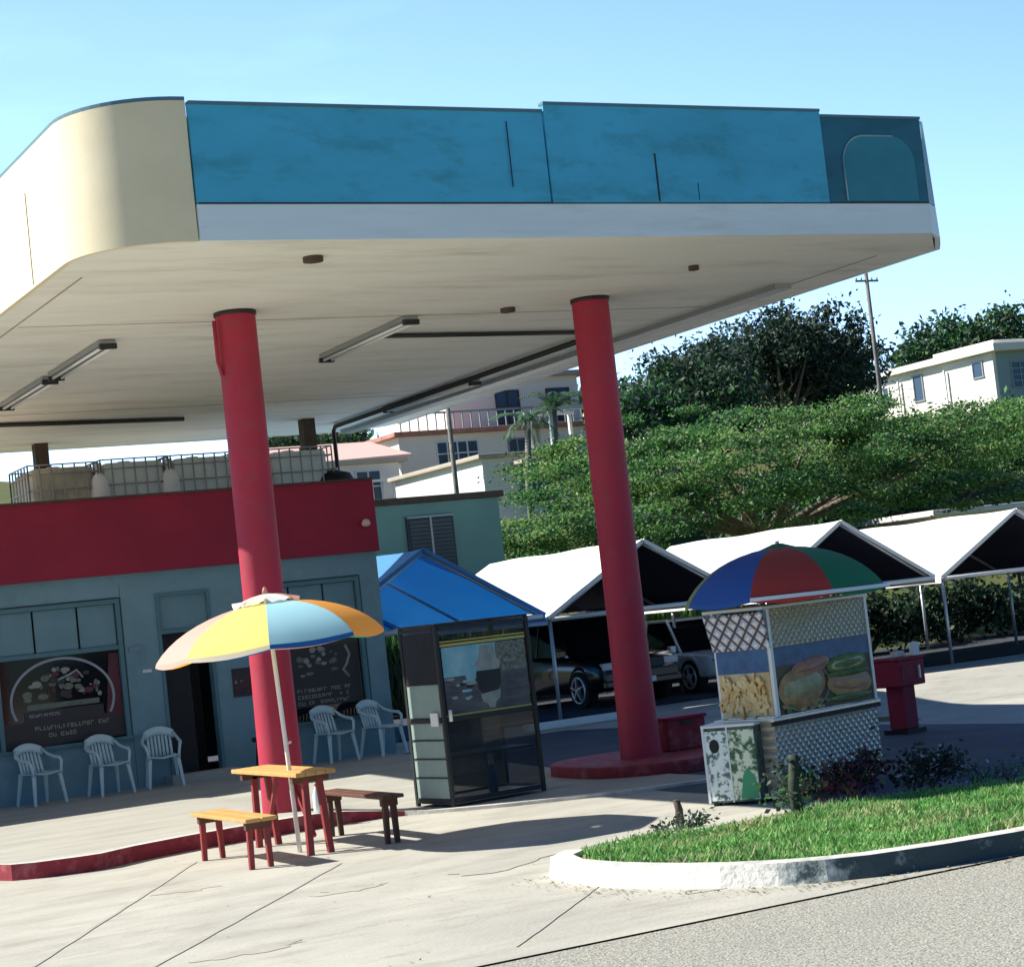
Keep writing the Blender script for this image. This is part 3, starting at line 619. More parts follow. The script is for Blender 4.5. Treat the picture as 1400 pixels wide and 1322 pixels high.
MB().box(x0+.05, x1-.05, YB+.03, YB+.06, zh+.05, z1-.05).build('transom_panel', 'panelteal', door)
MB().box(x0+.05, x0+.45, YB+.12, YB+.15, z0+.06, zh).build('door_leaf', 'black', door)
MB().box(x0+.452, x1-.05, YB+.6, YB+.62, z0, zh).build('dark_interior', 'black', door)
MB().box(x0-.1, x1+.1, YB-.35, YB-.002, .13, .27).build('threshold', 'walk', sh, bevel=.01)
def notice(x0, x1, z0, z1, label, k):
    t = thing('wall_notice', label, 'sign', ((x0+x1)/2, YB, (z0+z1)/2))
    MB().box(x0, x1, YB-.02, YB-.002, z0, z1).build('board', k[0], t)
    o = MB(); lettering(o, x0+.03, x1-.05, (z0+z1)/2-.01, min(.04,(z1-z0)*.4), YB-.021, 0)
    if z1-z0 > .2:
        for i in range(8): disc(o, random.uniform(x0+.05,x1-.05), random.uniform(z0+.05,z1-.1), .05, .04, YB-.022-.0002*i, 1)
    o.build('lettering', k[1], t)
notice(sx(7.97), sx(8.2), sz(2.03), sz(2.11), 'small pale sign high on the pier left of the shop door', ['panelteal',['decal_ring','decal_ring']])
notice(sx(8.14), sx(8.27), sz(1.73), sz(1.77), 'narrow plate low on the pier left of the shop door', ['whitemetal',['decal_brown','decal_ring']])
notice(sx(9.42), sx(9.72), sz(1.24), sz(1.64), 'dark square poster on the wall between shop door and left column', ['decal_brown',['decal_ring','decal_red']])

# ------------------------------------------------------------------ water totes on the shop roof
def tote():
    t = thing('water_tank', 'x', 'water tank', (0,0,0), 0, 'caged water tanks on the shop roof', local=True)
    MB().box(-.47,.47,-.5,.5,.16,1.0).build('tank', 'totewhite', t, bevel=.07)
    o = MB()
    for z in (.18,.42,.66,.9,1.04):
        for (a,c) in (((-.53,-.55),(.53,-.55)),((.53,-.55),(.53,.55)),((.53,.55),(-.53,.55)),((-.53,.55),(-.53,-.55))): o.tube([(a[0],a[1],z),(c[0],c[1],z)], .011, 6)
    for i in range(7):
        x = -.53+1.06*i/6
        for y in (-.55,.55): o.tube([(x,y,.12),(x,y,1.04)], .013, 6)
        for s_ in (-.53,.53): o.tube([(s_,-.55+1.1*i/6,.12),(s_,-.55+1.1*i/6,1.04)], .013, 6)
    o.build('cage', 'grey', t)
    MB().box(-.55,.55,-.57,.57,0,.13).build('pallet', 'darkmetal', t, bevel=.02)
    MB().lathe([(.1,0),(.1,.05),(.0,.06)], (0,0,1.0), 14).build('cap', 'whitepaint', t)
    return t
D('totewhite', (.80,.86,.86), .4, col2=(.66,.74,.76), scale=2)
D('toteyellow', (.66,.60,.44), .5, col2=(.36,.35,.30), scale=2)
tp = tote()
for i, (x, lab) in enumerate(((7.95,'yellowed caged water tank at the left end of the row on the shop roof'),(9.05,'second caged water tank from the left on the shop roof, left of the red column'),(10.15,'caged water tank on the shop roof just left of the red column'),(11.75,'caged water tank on the shop roof peeking out right of the red column'))):
    t = tp if i == 0 else copy_tree(tp)
    t.location = (x*1.0, 29.5, 3.9 if i else 3.88); t['label'] = lab
    if i == 0:
        for c in t.children:
            if c.name.startswith('tank'): c.data = c.data.copy() if False else c.data
for c in tp.children:
    if c.name.startswith('tank'):
        c.data = c.data.copy(); c.data.materials.clear(); c.data.materials.append(M['toteyellow'])
for i, x in enumerate((8.5, 9.6, 10.72)):
    t = thing('round_jug', ['white jug on the shop roof between the yellowed tank and the next','white jug on the shop roof between the two middle tanks','white jug on the shop roof against the red column'][i], 'jug', (x,29.0,3.85), group='white jugs between the roof tanks')
    MB().lathe([(.0,0),(.12,.01),(.14,.3),(.15,.62),(.12,.82),(.05,.9),(.05,1.0),(0,1.0)], (x,29.0,3.85), 14).build('body', 'whitepaint', t)
    MB().lathe([(.055,.98),(.055,1.05),(0,1.05)], (x,29.0,3.85), 12).build('cap', 'whitemetal', t)

t = thing('black_tank', 'dark round tank on the shop roof beside the thin vertical pipe', 'tank', (12.35,29.2,3.72))
MB().lathe([(0,0),(.36,0),(.38,.2),(.38,.62),(.3,.78),(.1,.84),(0,.84)], (12.35,29.2,3.72), 20).build('body', 'black', t); MB().lathe([(.11,.83),(.11,.88),(0,.89)], (12.35,29.2,3.72), 14).build('lid', 'grey', t)
# ------------------------------------------------------------------ plastic chairs
def chair():
    t = thing('plastic_chair', 'x', 'chair', (0,0,0), 0, 'white plastic chairs along the shop front', local=True)
    def seatf(u_, v): return ((u_-.5)*.42*(1+.1*v), -.21+.42*(1-v), .42+.015*math.cos((u_-.5)*5)-.02*(1-v)+.0)
    us = [i/8 for i in range(9)]
    o = MB(); o.grid(lambda u_, v: ((u_-.5)*(.44+.0*v), .21-.44*v, .41+.03*abs(u_-.5)*2+.012*v), us, us); s_ = o.build('seat', 'plasticchair', t)
    m = s_.modifiers.new('thick','SOLIDIFY'); m.thickness = .018; m.offset = -1
    def bk(u_, z): 
        a = (u_-.5)*2; return (a*(.2+.02*z), .2+.12*z-.06*a*a*0+.03*(1-a*a), .43+.42*z)
    o = MB()
    n = 7
    for i in range(n):
        u0 = i/n+.025; u1 = (i+1)/n-.025
        def bf(u_, z):
            a = (lerp(u0,u1,u_)-.5)*2; top = .86-.07*a*a; return (a*.19, .2+.10*z+.035*(1-a*a), lerp(.44, top-.09, z))
        o.grid(bf, [0,.5,1], [0,.33,.66,1])
    def tf(u_, v):
        a = (u_-.5)*2; top = .88-.07*a*a; return (a*.225, .285+.035*(1-a*a)+.02*v, lerp(top-.12, top, v))
    o.grid(tf, [i/10 for i in range(11)], [0,.5,1]); b_ = o.build('backrest', 'plasticchair', t)
    m = b_.modifiers.new('thick','SOLIDIFY'); m.thickness = .016; m.offset = 0
    for s in (-1,1):
        o = MB(); pts = [(s*.21,.3,.79),(s*.255,.2,.70),(s*.27,.05,.655),(s*.265,-.12,.64),(s*.245,-.2,.60),(s*.225,-.215,.5),(s*.22,-.21,.42)]
        o.tube(pts, [.018,.022,.024,.024,.022,.02,.02], 8); o.build('armrest', 'plasticchair', t)
        MB().beam((s*.205,-.19,.43),(s*.25,-.25,0), .055,.045, taper=.7).build('leg', 'plasticchair', t, bevel=.008)
        MB().beam((s*.195,.2,.46),(s*.235,.30,0), .055,.045, taper=.7).build('leg', 'plasticchair', t, bevel=.008)
    return t
cp = chair()
ch = [((6.62,26.42), .25,'white plastic chair at the far left under the oval window decal'),((7.55,26.38),.12,'white plastic chair under the right end of the oval window decal'),((8.32,26.45),-.2,'white plastic chair against the pier just left of the shop door'),((10.85,26.4),.15,'white plastic chair right of the left red column, under the shop window'),((11.6,26.4),.3,'white plastic chair at the right-hand corner of the shop')]
for i, ((x,y),a,lab) in enumerate(ch):
    t = cp if i == 0 else copy_tree(cp)
    t.location = (x-.06,y,wz(x,y)+.002); t.rotation_euler = (0,0,a); t.scale = (.93,.93,.93); t['label'] = lab
t = thing('dark_stool', 'dark round stool in the shade between shop door and left red column', 'stool', (9.75,26.45,.15))
MB().lathe([(0,.5),(.17,.5),(.18,.47),(.17,.44),(0,.44)], (9.75,26.45,.15), 18).build('seat', 'darkmetal', t)
for a in (.6,2.2,3.7,5.3): MB().tube([(9.75+.12*math.cos(a),26.45+.12*math.sin(a),.59),(9.75+.18*math.cos(a),26.45+.18*math.sin(a),.152)], .015, 6).build('leg', 'darkmetal', t)

# ------------------------------------------------------------------ parasol, table, benches
def parasol_canopy(mb, c, R, h, cols, tiltv=(0,0), n=8, sub=6, sag=.05, valance=.09, vm=None, phase=0.):
    rings = 9
    def P(a, t, edge):
        rr = R*math.sin(t*1.18)/math.sin(1.18); rr *= 1-sag*edge*t
        z = h*(1-(1-math.cos(t*1.18))/(1-math.cos(1.18))) - .02*edge*t
        x = rr*math.cos(a); y = rr*math.sin(a)
        return (c[0]+x, c[1]+y, c[2]+z+tiltv[0]*x+tiltv[1]*y)
    for gI in range(n):
        vs = []; 
        for i in range(rings+1):
            t = .12 + .88*i/rings
            for j in range(sub+1):
                a = phase + 2*PI*(gI+j/sub)/n; e = math.sin(PI*j/sub); vs.append(P(a,t,e))
        w = sub+1
        mb.add(vs, [(i*w+j, (i+1)*w+j, (i+1)*w+j+1, i*w+j+1) for i in range(rings) for j in range(sub)], cols[gI], True)
        vs = []
        for j in range(sub+1):
            a = phase + 2*PI*(gI+j/sub)/n; e = math.sin(PI*j/sub); p = P(a,1,e); q = (c[0]+(p[0]-c[0])*1.01, c[1]+(p[1]-c[1])*1.01, p[2]-valance*(.75+.25*e)); vs += [p,q]
        mb.add(vs, [(2*j,2*j+1,2*j+3,2*j+2) for j in range(sub)], cols[gI] if vm is None else (vm[gI] if isinstance(vm, list) else vm), True)
    return P
UC = (6.63,17.57)
t = thing('beach_umbrella', 'yellow, white and orange striped beach umbrella standing at the picnic table', 'umbrella', (6.72,17.62,0))
# gore order starts at angle phase, counter-clockwise from +X; camera looks along (+.36,+.93)
UM = ['um_yellow','um_pink','um_blue','um_white','um_orange','um_green','um_cream']
D('um_shadeblue', (.01,.12,.42), .7, translucent=.2)  # darker copy of the blue, paints shade onto the blue gores' valance
UM.append('um_shadeblue')
o = MB(); P = parasol_canopy(o, (UC[0],UC[1],1.955), 1.07, .41, [2,4,5,1,2,4,1,0] , tiltv=(.045,-.03), phase=-1.937, vm=[7,4,5,1,7,4,1,6], valance=.05)
cpy = o.build('canopy', UM, t)
o = MB()
for gI in range(8):
    vs = []; 
    for i in range(4):
        for j in range(5):
            a = -1.937+2*PI*(gI+j/4)/8; rr = .05+.27*i/3; x = rr*math.cos(a); y = rr*math.sin(a); vs.append((UC[0]+x,UC[1]+y,2.44-.075*(i/3)**1.5-.02*math.sin(PI*j/4)*i/3+.045*x-.03*y+(random.uniform(-.02,.035) if i==3 else 0)))
    o.add(vs, [(i*5+j,(i+1)*5+j,(i+1)*5+j+1,i*5+j+1) for i in range(3) for j in range(4)], [3,1,6,1,6,3,3,6][gI], True)
o.build('vent_top', UM, t)
MB().tube([(6.735,17.62,.0),(6.70,17.6,.9),(6.63,17.57,2.45)], .022, 10).build('pole', 'whitepaint', t)
MB().tube([(6.69,17.6,1.02),(6.75,17.6,1.035)], .012, 6).build('crank', 'whitepaint', t)
MB().lathe([(0,0),(.03,.0),(.02,.05),(0,.07)], (6.63,17.57,2.445), 10).build('finial', 'um_pink', t)
for gI in range(8):
    a = -1.937+2*PI*gI/8; pts = []
    for i in range(6):
        q = P(a, .12+.86*i/5, 0); pts.append((q[0],q[1],q[2]-.012))
    MB().tube(pts, .006, 5).build('rib', 'whitemetal', t)
    q = P(a, .55, 0); MB().tube([(6.645,17.575,1.93),(q[0],q[1],q[2]-.015)], .005, 5).build('stretcher', 'whitemetal', t)
t = thing('picnic_table', 'yellow-topped wooden table on red legs with the umbrella pole through it', 'table', (6.75,17.7,0))
o = MB()
for i in range(4):
    x0 = 6.55+.1*i
    o.box(x0, x0+.095, 17.05, 18.8, .735, .775)
o.build('tabletop', 'woodtop', t, bevel=.006)
for yy in (17.2, 18.55): MB().box(6.57,6.93,yy,yy+.06,.67,.734).build('cleat', 'woodbrown', t)
for yy in (17.23, 18.58):
    for s in (-1,1): MB().beam((6.77+s*.07,yy+.0,.7),(6.79+s*.1,yy+.0,0), .06,.06,up=(0,1,0)).build('leg', 'woodred', t, bevel=.006)
for yy, y2 in ((17.3,17.72),(18.5,18.1)): MB().beam((6.77,yy,.16),(6.76,y2,.7), .04,.04).build('brace', 'woodred', t, bevel=.005)
def bench(x, y0, y1, label, top, w=.3):
    t = thing('bench', label, 'bench', (x,(y0+y1)/2,0), group='benches either side of the picnic table')
    o = MB(); o.box(x-w/2, x-.005, y0, y1, .42, .455); o.box(x+.005, x+w/2, y0, y1, .42, .455); o.build('seat', top, t, bevel=.006)
    for yy in (y0+.12, y1-.12):
        for s in (-1,1): MB().beam((x+s*(w/2-.07),yy,.42),(x+s*(w/2-.06),yy,0), .055,.055,taper=.85).build('leg', 'woodred' if top=='woodtop' else 'woodbrown', t, bevel=.005)
    MB().box(x-w/2+.03,x+w/2-.03,y0+.09,y0+.15,.35,.419).build('apron', 'woodbrown', t); MB().box(x-w/2+.03,x+w/2-.03,y1-.15,y1-.09,.35,.419).build('apron', 'woodbrown', t)
bench(6.09, 16.8, 18.33, 'yellow-seated bench with red legs on the near left of the table', 'woodtop')
bench(7.47, 17.0, 18.6, 'bench on the right side of the table, coloured dark for the umbrella shade', 'woodbrown', .22)  # umbrella shade is put into the dark wood colour of seat and legs
t = thing('plastic_bottle', 'pale plastic bottle standing on the red kerb behind the table', 'bottle', (7.72,19.55,.156))
MB().lathe([(0,0),(.04,0),(.045,.03),(.043,.18),(.018,.25),(.018,.28)], (7.72,19.55,.156), 14).build('body', 'totewhite', t); MB().lathe([(.02,.275),(.02,.3),(0,.3)], (7.72,19.55,.156), 10).build('cap', 'u2_red', t)

# ------------------------------------------------------------------ glass display cabinet
t = thing('display_cabinet', 'tall black-framed glass display cabinet with pale left side standing behind the bench', 'cabinet', (9.05,19.05,.035), math.radians(8), local=True)
w, dp, h = 1.2, .68, 1.92
o = MB()
for y in (0, dp):
    o.box(w-.022, w+.022, y-.022, y+.022, 0, h); MB().box(-.022, .022, y-.022, y+.022, 0, h).build('corner_post', 'darkmetal', t, world=False, bevel=.006)
for z in (.06, .92, h-.03):
    o.box(.03, w-.03, -.028, .028, z-.025, z+.025); o.box(.03, w-.03, dp-.028, dp+.028, z-.025, z+.025)
    o.box(-.028,.028,.03,dp-.03,z-.025,z+.025); o.box(w-.028,w+.028,.03,dp-.03,z-.025,z+.025)
o.build('frame', 'darkmetal', t, world=False, bevel=.006)
D('sidepanel', (.30,.39,.35), .5, col2=(.24,.33,.30), scale=4)
D('sideshade', (.035,.028,.035), .25, col2=(.02,.03,.03), scale=3)  # shaded copy of the pale side panel colour
D('tintglass', (.02,.03,.035), .03, spec=.5, alpha=.5)
o = MB(); o.box(-.012,.0,.03,dp-.03,.09,.89); o.box(-.012,.0,.03,dp-.03,.95,1.3); o.build('side_panel', 'sidepanel', t, world=False); MB().box(-.012,.0,.03,dp-.03,1.301,h-.06).build('shaded_side', 'sideshade', t, world=False)  # upper part of the same pale side, canopy shadow painted in as dark colour
for z in (.3,.5,.7,1.3): MB().box(-.02,-.012,.03,dp-.03,z,z+.018).build('side_rail', 'darkmetal', t, world=False)
MB().box(.03,w-.03,.02,dp-.02,.02,.06).build('base', 'grey', t, world=False)
MB().box(.03,w-.03,dp-.008,dp,.08,.89).build('back_pane', 'tintglass', t, world=False); MB().box(.03,w-.03,dp-.01,dp,.95,1.75).build('back_panel', 'black', t, world=False)
MB().box(.03,w-.03,.05,dp-.05,.5,.52).build('shelf', 'darkmetal', t, world=False)
MB().box(.03,w-.03,.0,.006,.09,.89).build('pane', 'tintglass', t, world=False)
MB().box(.03,w-.03,.0,.006,1.76,h-.06).build('pane', 'tintglass', t, world=False)
MB().box(-.02,w+.02,-.02,dp+.02,h,h+.025).build('top', 'darkmetal', t, world=False, bevel=.01)
D('post_sky', (.10,.34,.48), .4, col2=(.28,.52,.60), scale=3, mix=.5); D('post_dark', (.03,.035,.055), .4, col2=(.10,.11,.13), scale=3, stretch=(1,1,3)); D('post_grey', (.30,.36,.35), .4, col2=(.16,.2,.2), scale=5)
D('post_yel', (.50,.38,.07), .4, col2=(.35,.42,.14), scale=2); D('post_crowd', (.22,.26,.22), .4, col2=(.04,.05,.05), scale=22, mix=.5); D('post_black', (.01,.012,.016), .4)
o = MB(); y = -.004
o.box(.05,w-.05,y,y+.008,.95,1.36,1); o.box(.05,.75,y,y+.008,1.361,1.68,0); o.box(.75,w-.05,y,y+.008,1.361,1.68,4)
o.box(.04,w-.04,y-.002,y+.008,1.69,1.72,3); o.box(.04,w-.04,y-.002,y+.008,1.735,1.75,3); o.box(.04,w-.04,y-.002,y+.008,.93,.965,3)
def blob(mb, P, y, m): mb.add([(a,y,c) for a,c in P], [tuple(range(len(P)))], m)
y = -.006
blob(o, [(.48,1.40),(.46,1.47),(.52,1.52),(.55,1.66),(.72,1.66),(.75,1.52),(.8,1.46),(.78,1.4)], y, 2)
blob(o, [(.47,1.39),(.48,1.2),(.53,1.15),(.7,1.15),(.78,1.22),(.79,1.39)], y-.001, 5)
blob(o, [(.5,1.14),(.52,1.06),(.58,1.03),(.6,.98),(.68,.98),(.69,1.04),(.75,1.08),(.77,1.17)], y-.002, 2)
for i in range(14): disc(o, random.uniform(.1,.42), random.uniform(1.1,1.35), random.uniform(.02,.09), .018, y-.0002*i, random.choice([2,5,0]))
o.build('poster', ['post_sky','post_dark','post_grey','post_yel','post_crowd','post_black'], t, world=False)
o = MB(); o.box(-.045,-.03,.06,.2,.86,1.0); o.tube([(.06,-.04,.9),(.06,-.04,1.02)], .02, 8); o.build('latch', 'whitepaint', t, world=False)
# things inside the cabinet
for i, (x, z, hh, rr, k, lab) in enumerate(((.62,.522,.0,.0,'',''),)): pass
t2 = thing('spray_bottle', 'white and blue bottle on the floor of the glass display cabinet', 'bottle', Vector((9.05,19.05,.1)) + Vector((.66,.33,0)), local=True)
MB().lathe([(0,0),(.05,0),(.055,.04),(.055,.22),(.03,.3)], (0,0,0), 14).build('body', 'u2_sky', t2, world=False); MB().lathe([(.03,.3),(.035,.33),(.03,.42),(0,.43)], (0,0,0), 12).build('cap', 'whitepaint', t2, world=False)

# ------------------------------------------------------------------ food cart
CL = Vector((10.52,15.26,0)); ca = math.radians(16.17)
t = thing('food_cart', 'quilted steel food cart with pictures of filled bread rolls on its front', 'food cart', CL, ca, local=True)
W_, Dp = 1.74, .68
D_ = dict(world=False)
MB().box(.12, W_, .0, Dp, .06, .735).build('cabinet', 'quilt', t, **D_)
MB().box(.08, W_+.04, -.03, Dp+.02, .737, .775).build('counter', 'steel', t, bevel=.008, **D_)
MB().box(.08, W_+.04, -.025, .0, .70, .735).build('counter_lip', 'black', t, **D_)
for x, y in ((.2,.0),(W_-.0,.0),(.2,Dp-.03),(W_,Dp-.03)): MB().box(x-.02, x+.02, y-.012, y+.028, .776, 1.79).build('post', 'whitemetal', t, **D_)
MB().box(.1, W_-.02, -.006, .02, 1.42, 1.74).build('valance', 'quilt2', t, **D_) if False else None
M['quilt2'] = plate_mat('quilt2', (.86,.80,.64), 5.6, .35, (.36,.37,.27))
MB().box(.22, W_-.02, -.006, .02, 1.42, 1.78).build('valance', 'quilt2', t, **D_)
o = MB(); o.add([(.17,-.02,1.42),(.07,-.04,1.76),(.07,Dp,1.76),(.17,Dp,1.42),(.18,-.02,1.42),(.085,-.04,1.77),(.085,Dp,1.77),(.18,Dp,1.42)], [(0,1,2,3),(7,6,5,4),(0,4,5,1),(1,5,6,2),(2,6,7,3),(3,7,4,0)]); M['checkerside'] = plate_mat('checkerside', (.9,.88,.9), 3.6, .4, (.05,.04,.07))
# rotate the pattern for the side: bands use object X/Z, the side lies in Y/Z
for nd in M['checkerside'].node_tree.nodes:
    if nd.type == 'MAPPING': nd.inputs['Rotation'].default_value = (nd.inputs['Rotation'].default_value[1], 0, 0)
    if nd.type == 'TEX_WAVE': nd.bands_direction = 'Y'; nd.inputs['Scale'].default_value = 3.2
o.build('side_valance', 'checkerside', t, **D_)
MB().box(.1, W_+.03, -.03, Dp+.03, 1.785, 1.82).build('roof', 'whitemetal', t, bevel=.008, **D_)
MB().box(.1, W_-.02, .03, .04, 1.70, 1.78).build('blue_strip', 'u2_sky', t, **D_)
# front picture window
o = MB(); o.box(.22, W_-.022, .0, .012, .78, 1.42, 0); o.box(.22, W_-.022, -.004, .0, 1.24, 1.415, 1)
fw = o.build('picture_panel', ['tray','bluevinyl'], t, **D_)
def roll(mb, cx, cz, rx, rz, ang, mats3, y):
    ca_, sa_ = math.cos(ang), math.sin(ang)
    for k2, (fx_, fz_, mm) in enumerate(((1,1,mats3[0]),(.93,.72,mats3[1]),(.8,.5,mats3[2]))):
        n = 28; vs = []
        for ring in range(4):
            q = [1,.85,.5,.02][ring]; yy = y - .004*k2 - [0,.012,.022,.026][ring]
            for i in range(n):
                a = 2*PI*i/n; x = rx*fx_*q*math.cos(a); z = rz*fz_*q*math.sin(a)*(1+.08*math.sin(3*a)); vs.append((cx+x*ca_-z*sa_, yy, cz+x*sa_+z*ca_))
        mb.add(vs, [(r_*n+i, (r_+1)*n+i, (r_+1)*n+(i+1)%n, r_*n+(i+1)%n) for r_ in range(3) for i in range(n)], mm, True)
o = MB(); roll(o, .60, 1.02, .37, .20, .12, (0,3,3), -.008); roll(o, .76, 1.2, .3, .085, .1, (1,0,1), -.006); roll(o, 1.33, 1.17, .32, .10, .05, (2,3,2), -.006); roll(o, 1.34, .98, .36, .14, -.05, (0,1,0), -.008); roll(o, 1.32, 1.08, .34, .035, .0, (2,2,2), -.02); roll(o, 1.32, .85, .36, .04, .0, (2,3,2), -.01)
for i in range(26): disc(o, random.uniform(.27,1.0), random.uniform(.8,.87), .04, .022, -.012-.0003*i, random.choice([0,2,3]))
ell(o, .60, 1.02, .395, .225, -2.8, 1.4, .008, -.03, 3)
o.build('bread_roll', ['bread','meat','lettuce','olive','decal_ring'], fw, **D_)
# side picture window
o = MB(); o.box(.175, .187, .03, Dp-.03, .78, 1.42, 0); o.box(.17, .175, .03, Dp-.03, 1.2, 1.42, 1)
so_ = o.build('side_picture', ['creamprint','bluevinyl'], t, **D_)
o = MB()
for i in range(120):
    y = random.uniform(.07,Dp-.07); z = random.uniform(.84,1.14); a = random.gauss(0,.6); L_ = random.uniform(.03,.085)
    o.beam((.165-random.random()*.012, y-L_*math.sin(a), z-L_*math.cos(a)), (.16-random.random()*.015, y+L_*math.sin(a), z+L_*math.cos(a)), .028, .028, 0, up=(1,0,0))
o.build('fried_sticks', 'fry', so_, **D_)
MB().box(.03,.1,-.02,.02,.78,1.8).build('corner_trim', 'whitemetal', t, **D_) if False else None
MB().box(W_+.0, W_+.12, .1, .3, .86, 1.0).build('side_tray', 'whitepaint', t, bevel=.01, **D_)
for x in (.25, W_-.2):
    w_ = MB().tube([(x,.12,.075),(x,.17,.075)], .075, 16).build('wheel', 'rubber', t, **D_)
# cart umbrella
uc = CL + Vector((.80*math.cos(ca)-.25*math.sin(ca), .80*math.sin(ca)+.25*math.cos(ca), 0))
t = thing('cart_umbrella', 'blue, red and green segmented umbrella shading the steel food cart', 'umbrella', (uc.x,uc.y,1.82))
o = MB(); U2 = ['u2_blue','u2_red','u2_green','u2_purple','u2_olive','u2_sky','u2_white']
P = parasol_canopy(o, (uc.x,uc.y,1.90), 1.0, .46, [1,2,3,4,0,1,4,0], tiltv=(.0,.0), phase=-2.50, valance=.05)
o.build('canopy', U2, t)
o = MB()
vs = []
for a_ in range(25):
    a = lerp(-2.5,-.35,a_/24); q = (uc.x+1.005*math.cos(a), uc.y+1.005*math.sin(a)); vs += [(q[0],q[1],1.905),(uc.x+1.02*math.cos(a),uc.y+1.02*math.sin(a),1.87)]
o.add(vs, [(2*i,2*i+1,2*i+3,2*i+2) for i in range(24)]); o.build('edge_trim', 'u2_white', t)
o = MB()
vs = []
for i in range(3):
    for j in range(33):
        a = 2*PI*j/32; rr = .04+.26*i/2; vs.append((uc.x+rr*math.cos(a),uc.y+rr*math.sin(a),2.395-.045*i-.01*(j%4==2)*i))
o.add(vs, [(i*33+j,(i+1)*33+j,(i+1)*33+j+1,i*33+j+1) for i in range(2) for j in range(32)], 0, True); o.build('vent_top', 'u2_green', t)
MB().tube([(uc.x,uc.y,1.822),(uc.x,uc.y,2.42)], .02, 8).build('pole', 'whitepaint', t)
for gI in range(8):
    a = -2.50+2*PI*gI/8; MB().tube([(P(a,.12+.86*i/4,0)[0],P(a,.12+.86*i/4,0)[1],P(a,.12+.86*i/4,0)[2]-.012) for i in range(5)], .006, 5).build('rib', 'whitemetal', t)

# ------------------------------------------------------------------ printed bin
bl = Vector((10.17,15.80,0))
t = thing('printed_bin', 'square rubbish bin wrapped in leaf-patterned print beside the steel food cart', 'bin', bl, math.radians(-57), local=True)
# local: front face along x at y=0 (faces the camera), depth +y
w, dp, h = .52, .36, .76
MB().box(0,w,0,dp,.03,h-.03).build('body', 'leafdark', t, world=False, bevel=.01)
o = MB(); o.box(.01,w*.46,-.008,-.001,.05,h-.06,0); o.box(w*.48,w-.01,-.008,-.001,.05,h-.06,1); o.build('front_print', ['leafprint','leafprint2'], t, world=False)
o = MB(); o.add([(w*.62,-.011,.06),(w*.97,-.011,.06),(w*.93,-.011,.26),(w*.8,-.011,.34),(w*.7,-.011,.28)], [(0,1,2,3,4)]); o.build('green_mark', 'greenprint', t, world=False)
o = MB(); n = 20; o.add([(w*.2+.05*math.cos(2*PI*i/n), -.012, h-.2+.065*math.sin(2*PI*i/n)) for i in range(n)], [tuple(range(n))]); o.build('opening', 'black', t, world=False)
MB().box(-.015,w+.015,-.02,dp+.015,h-.03,h).build('lid', 'whitemetal', t, world=False, bevel=.008)
o = MB(); o.box(-.012,.012,-.014,.0,.03,h-.03); o.box(w*.455,w*.485,-.014,-.0005,.03,h-.03); o.build('corner_strip', 'whitemetal', t, world=False)
o = MB(); [o.box(x-.03,x+.03,y-.03,y+.03,0,.03) for x in (.05,w-.05) for y in (.05,dp-.05)]; o.build('foot', 'black', t, world=False)

# ------------------------------------------------------------------ red cooler behind the cart
zc = dip(15.5,19.4)
t = thing('red_cabinet', 'dark red boxy cabinet on a narrow red pedestal in the shade behind the food cart', 'cabinet', (15.5,19.5,zc), math.radians(14), local=True)
MB().box(-.26,.26,-.2,.2,.58,.90).build('body', 'wallred', t, world=False, bevel=.02); MB().box(-.28,.28,-.22,.22,.9,.94).build('lid', 'kerbred', t, world=False, bevel=.012)
MB().box(-.13,.11,-.13,.13,.06,.58).build('pedestal', 'wallred', t, world=False, bevel=.01); MB().box(-.2,.18,-.18,.18,0,.06).build('base', 'black', t, world=False)
MB().box(-.2,.02,-.208,-.201,.64,.84).build('front_panel', 'kerbred', t, world=False); MB().box(.12,.145,-.225,-.201,.66,.82).build('handle', 'whitemetal', t, world=False)
for (x,y,w_,h_,k,lab) in ((15.62,19.3,.09,.16,'whitepaint','white upright package standing on the dark red cabinet behind the cart'),(15.45,19.42,.13,.07,'kerbwhite','low pale package lying on the dark red cabinet behind the cart')):
    p = Vector((x,y,zc+.942)); q = thing('package', lab, 'package', p)
    MB().box(p.x-w_/2,p.x+w_/2,p.y-w_/2,p.y+w_/2,p.z,p.z+h_).build('carton', k, q, bevel=.008); MB().box(p.x-w_/2-.002,p.x+w_/2+.002,p.y-.015,p.y+.015,p.z+h_,p.z+h_+.003).build('tape', 'galv', q)
# red box against the right column
t = thing('red_box', 'low dark red box beside the base of the right red column', 'box', (12.72,20.3,.162), local=True)
MB().box(-.27,.27,-.2,.2,0,.36).build('body', 'kerbred', t, world=False, bevel=.015); MB().box(-.29,.29,-.22,.22,.36,.40).build('lid', 'wallred', t, world=False, bevel=.01)
MB().box(-.08,.08,-.235,-.221,.3,.34).build('handle', 'darkmetal', t, world=False)
# parking wheel stops, white painted
for i, (x, y, L_, lab) in enumerate(((16.1,28.9,1.9,'white painted kerb stop in front of the black car, left of the right column'),(19.7,27.4,1.8,'white painted kerb stop left of the food cart, in front of the white car'))):
    o = MB(); o.box(x-L_/2, x+L_/2, y-.09, y+.09, dip(x,y), dip(x,y)+.13, 0); c = o.build('kerb_stop', 'whitepaint', None, bevel=.03); tag(c, lab, 'kerb stop')

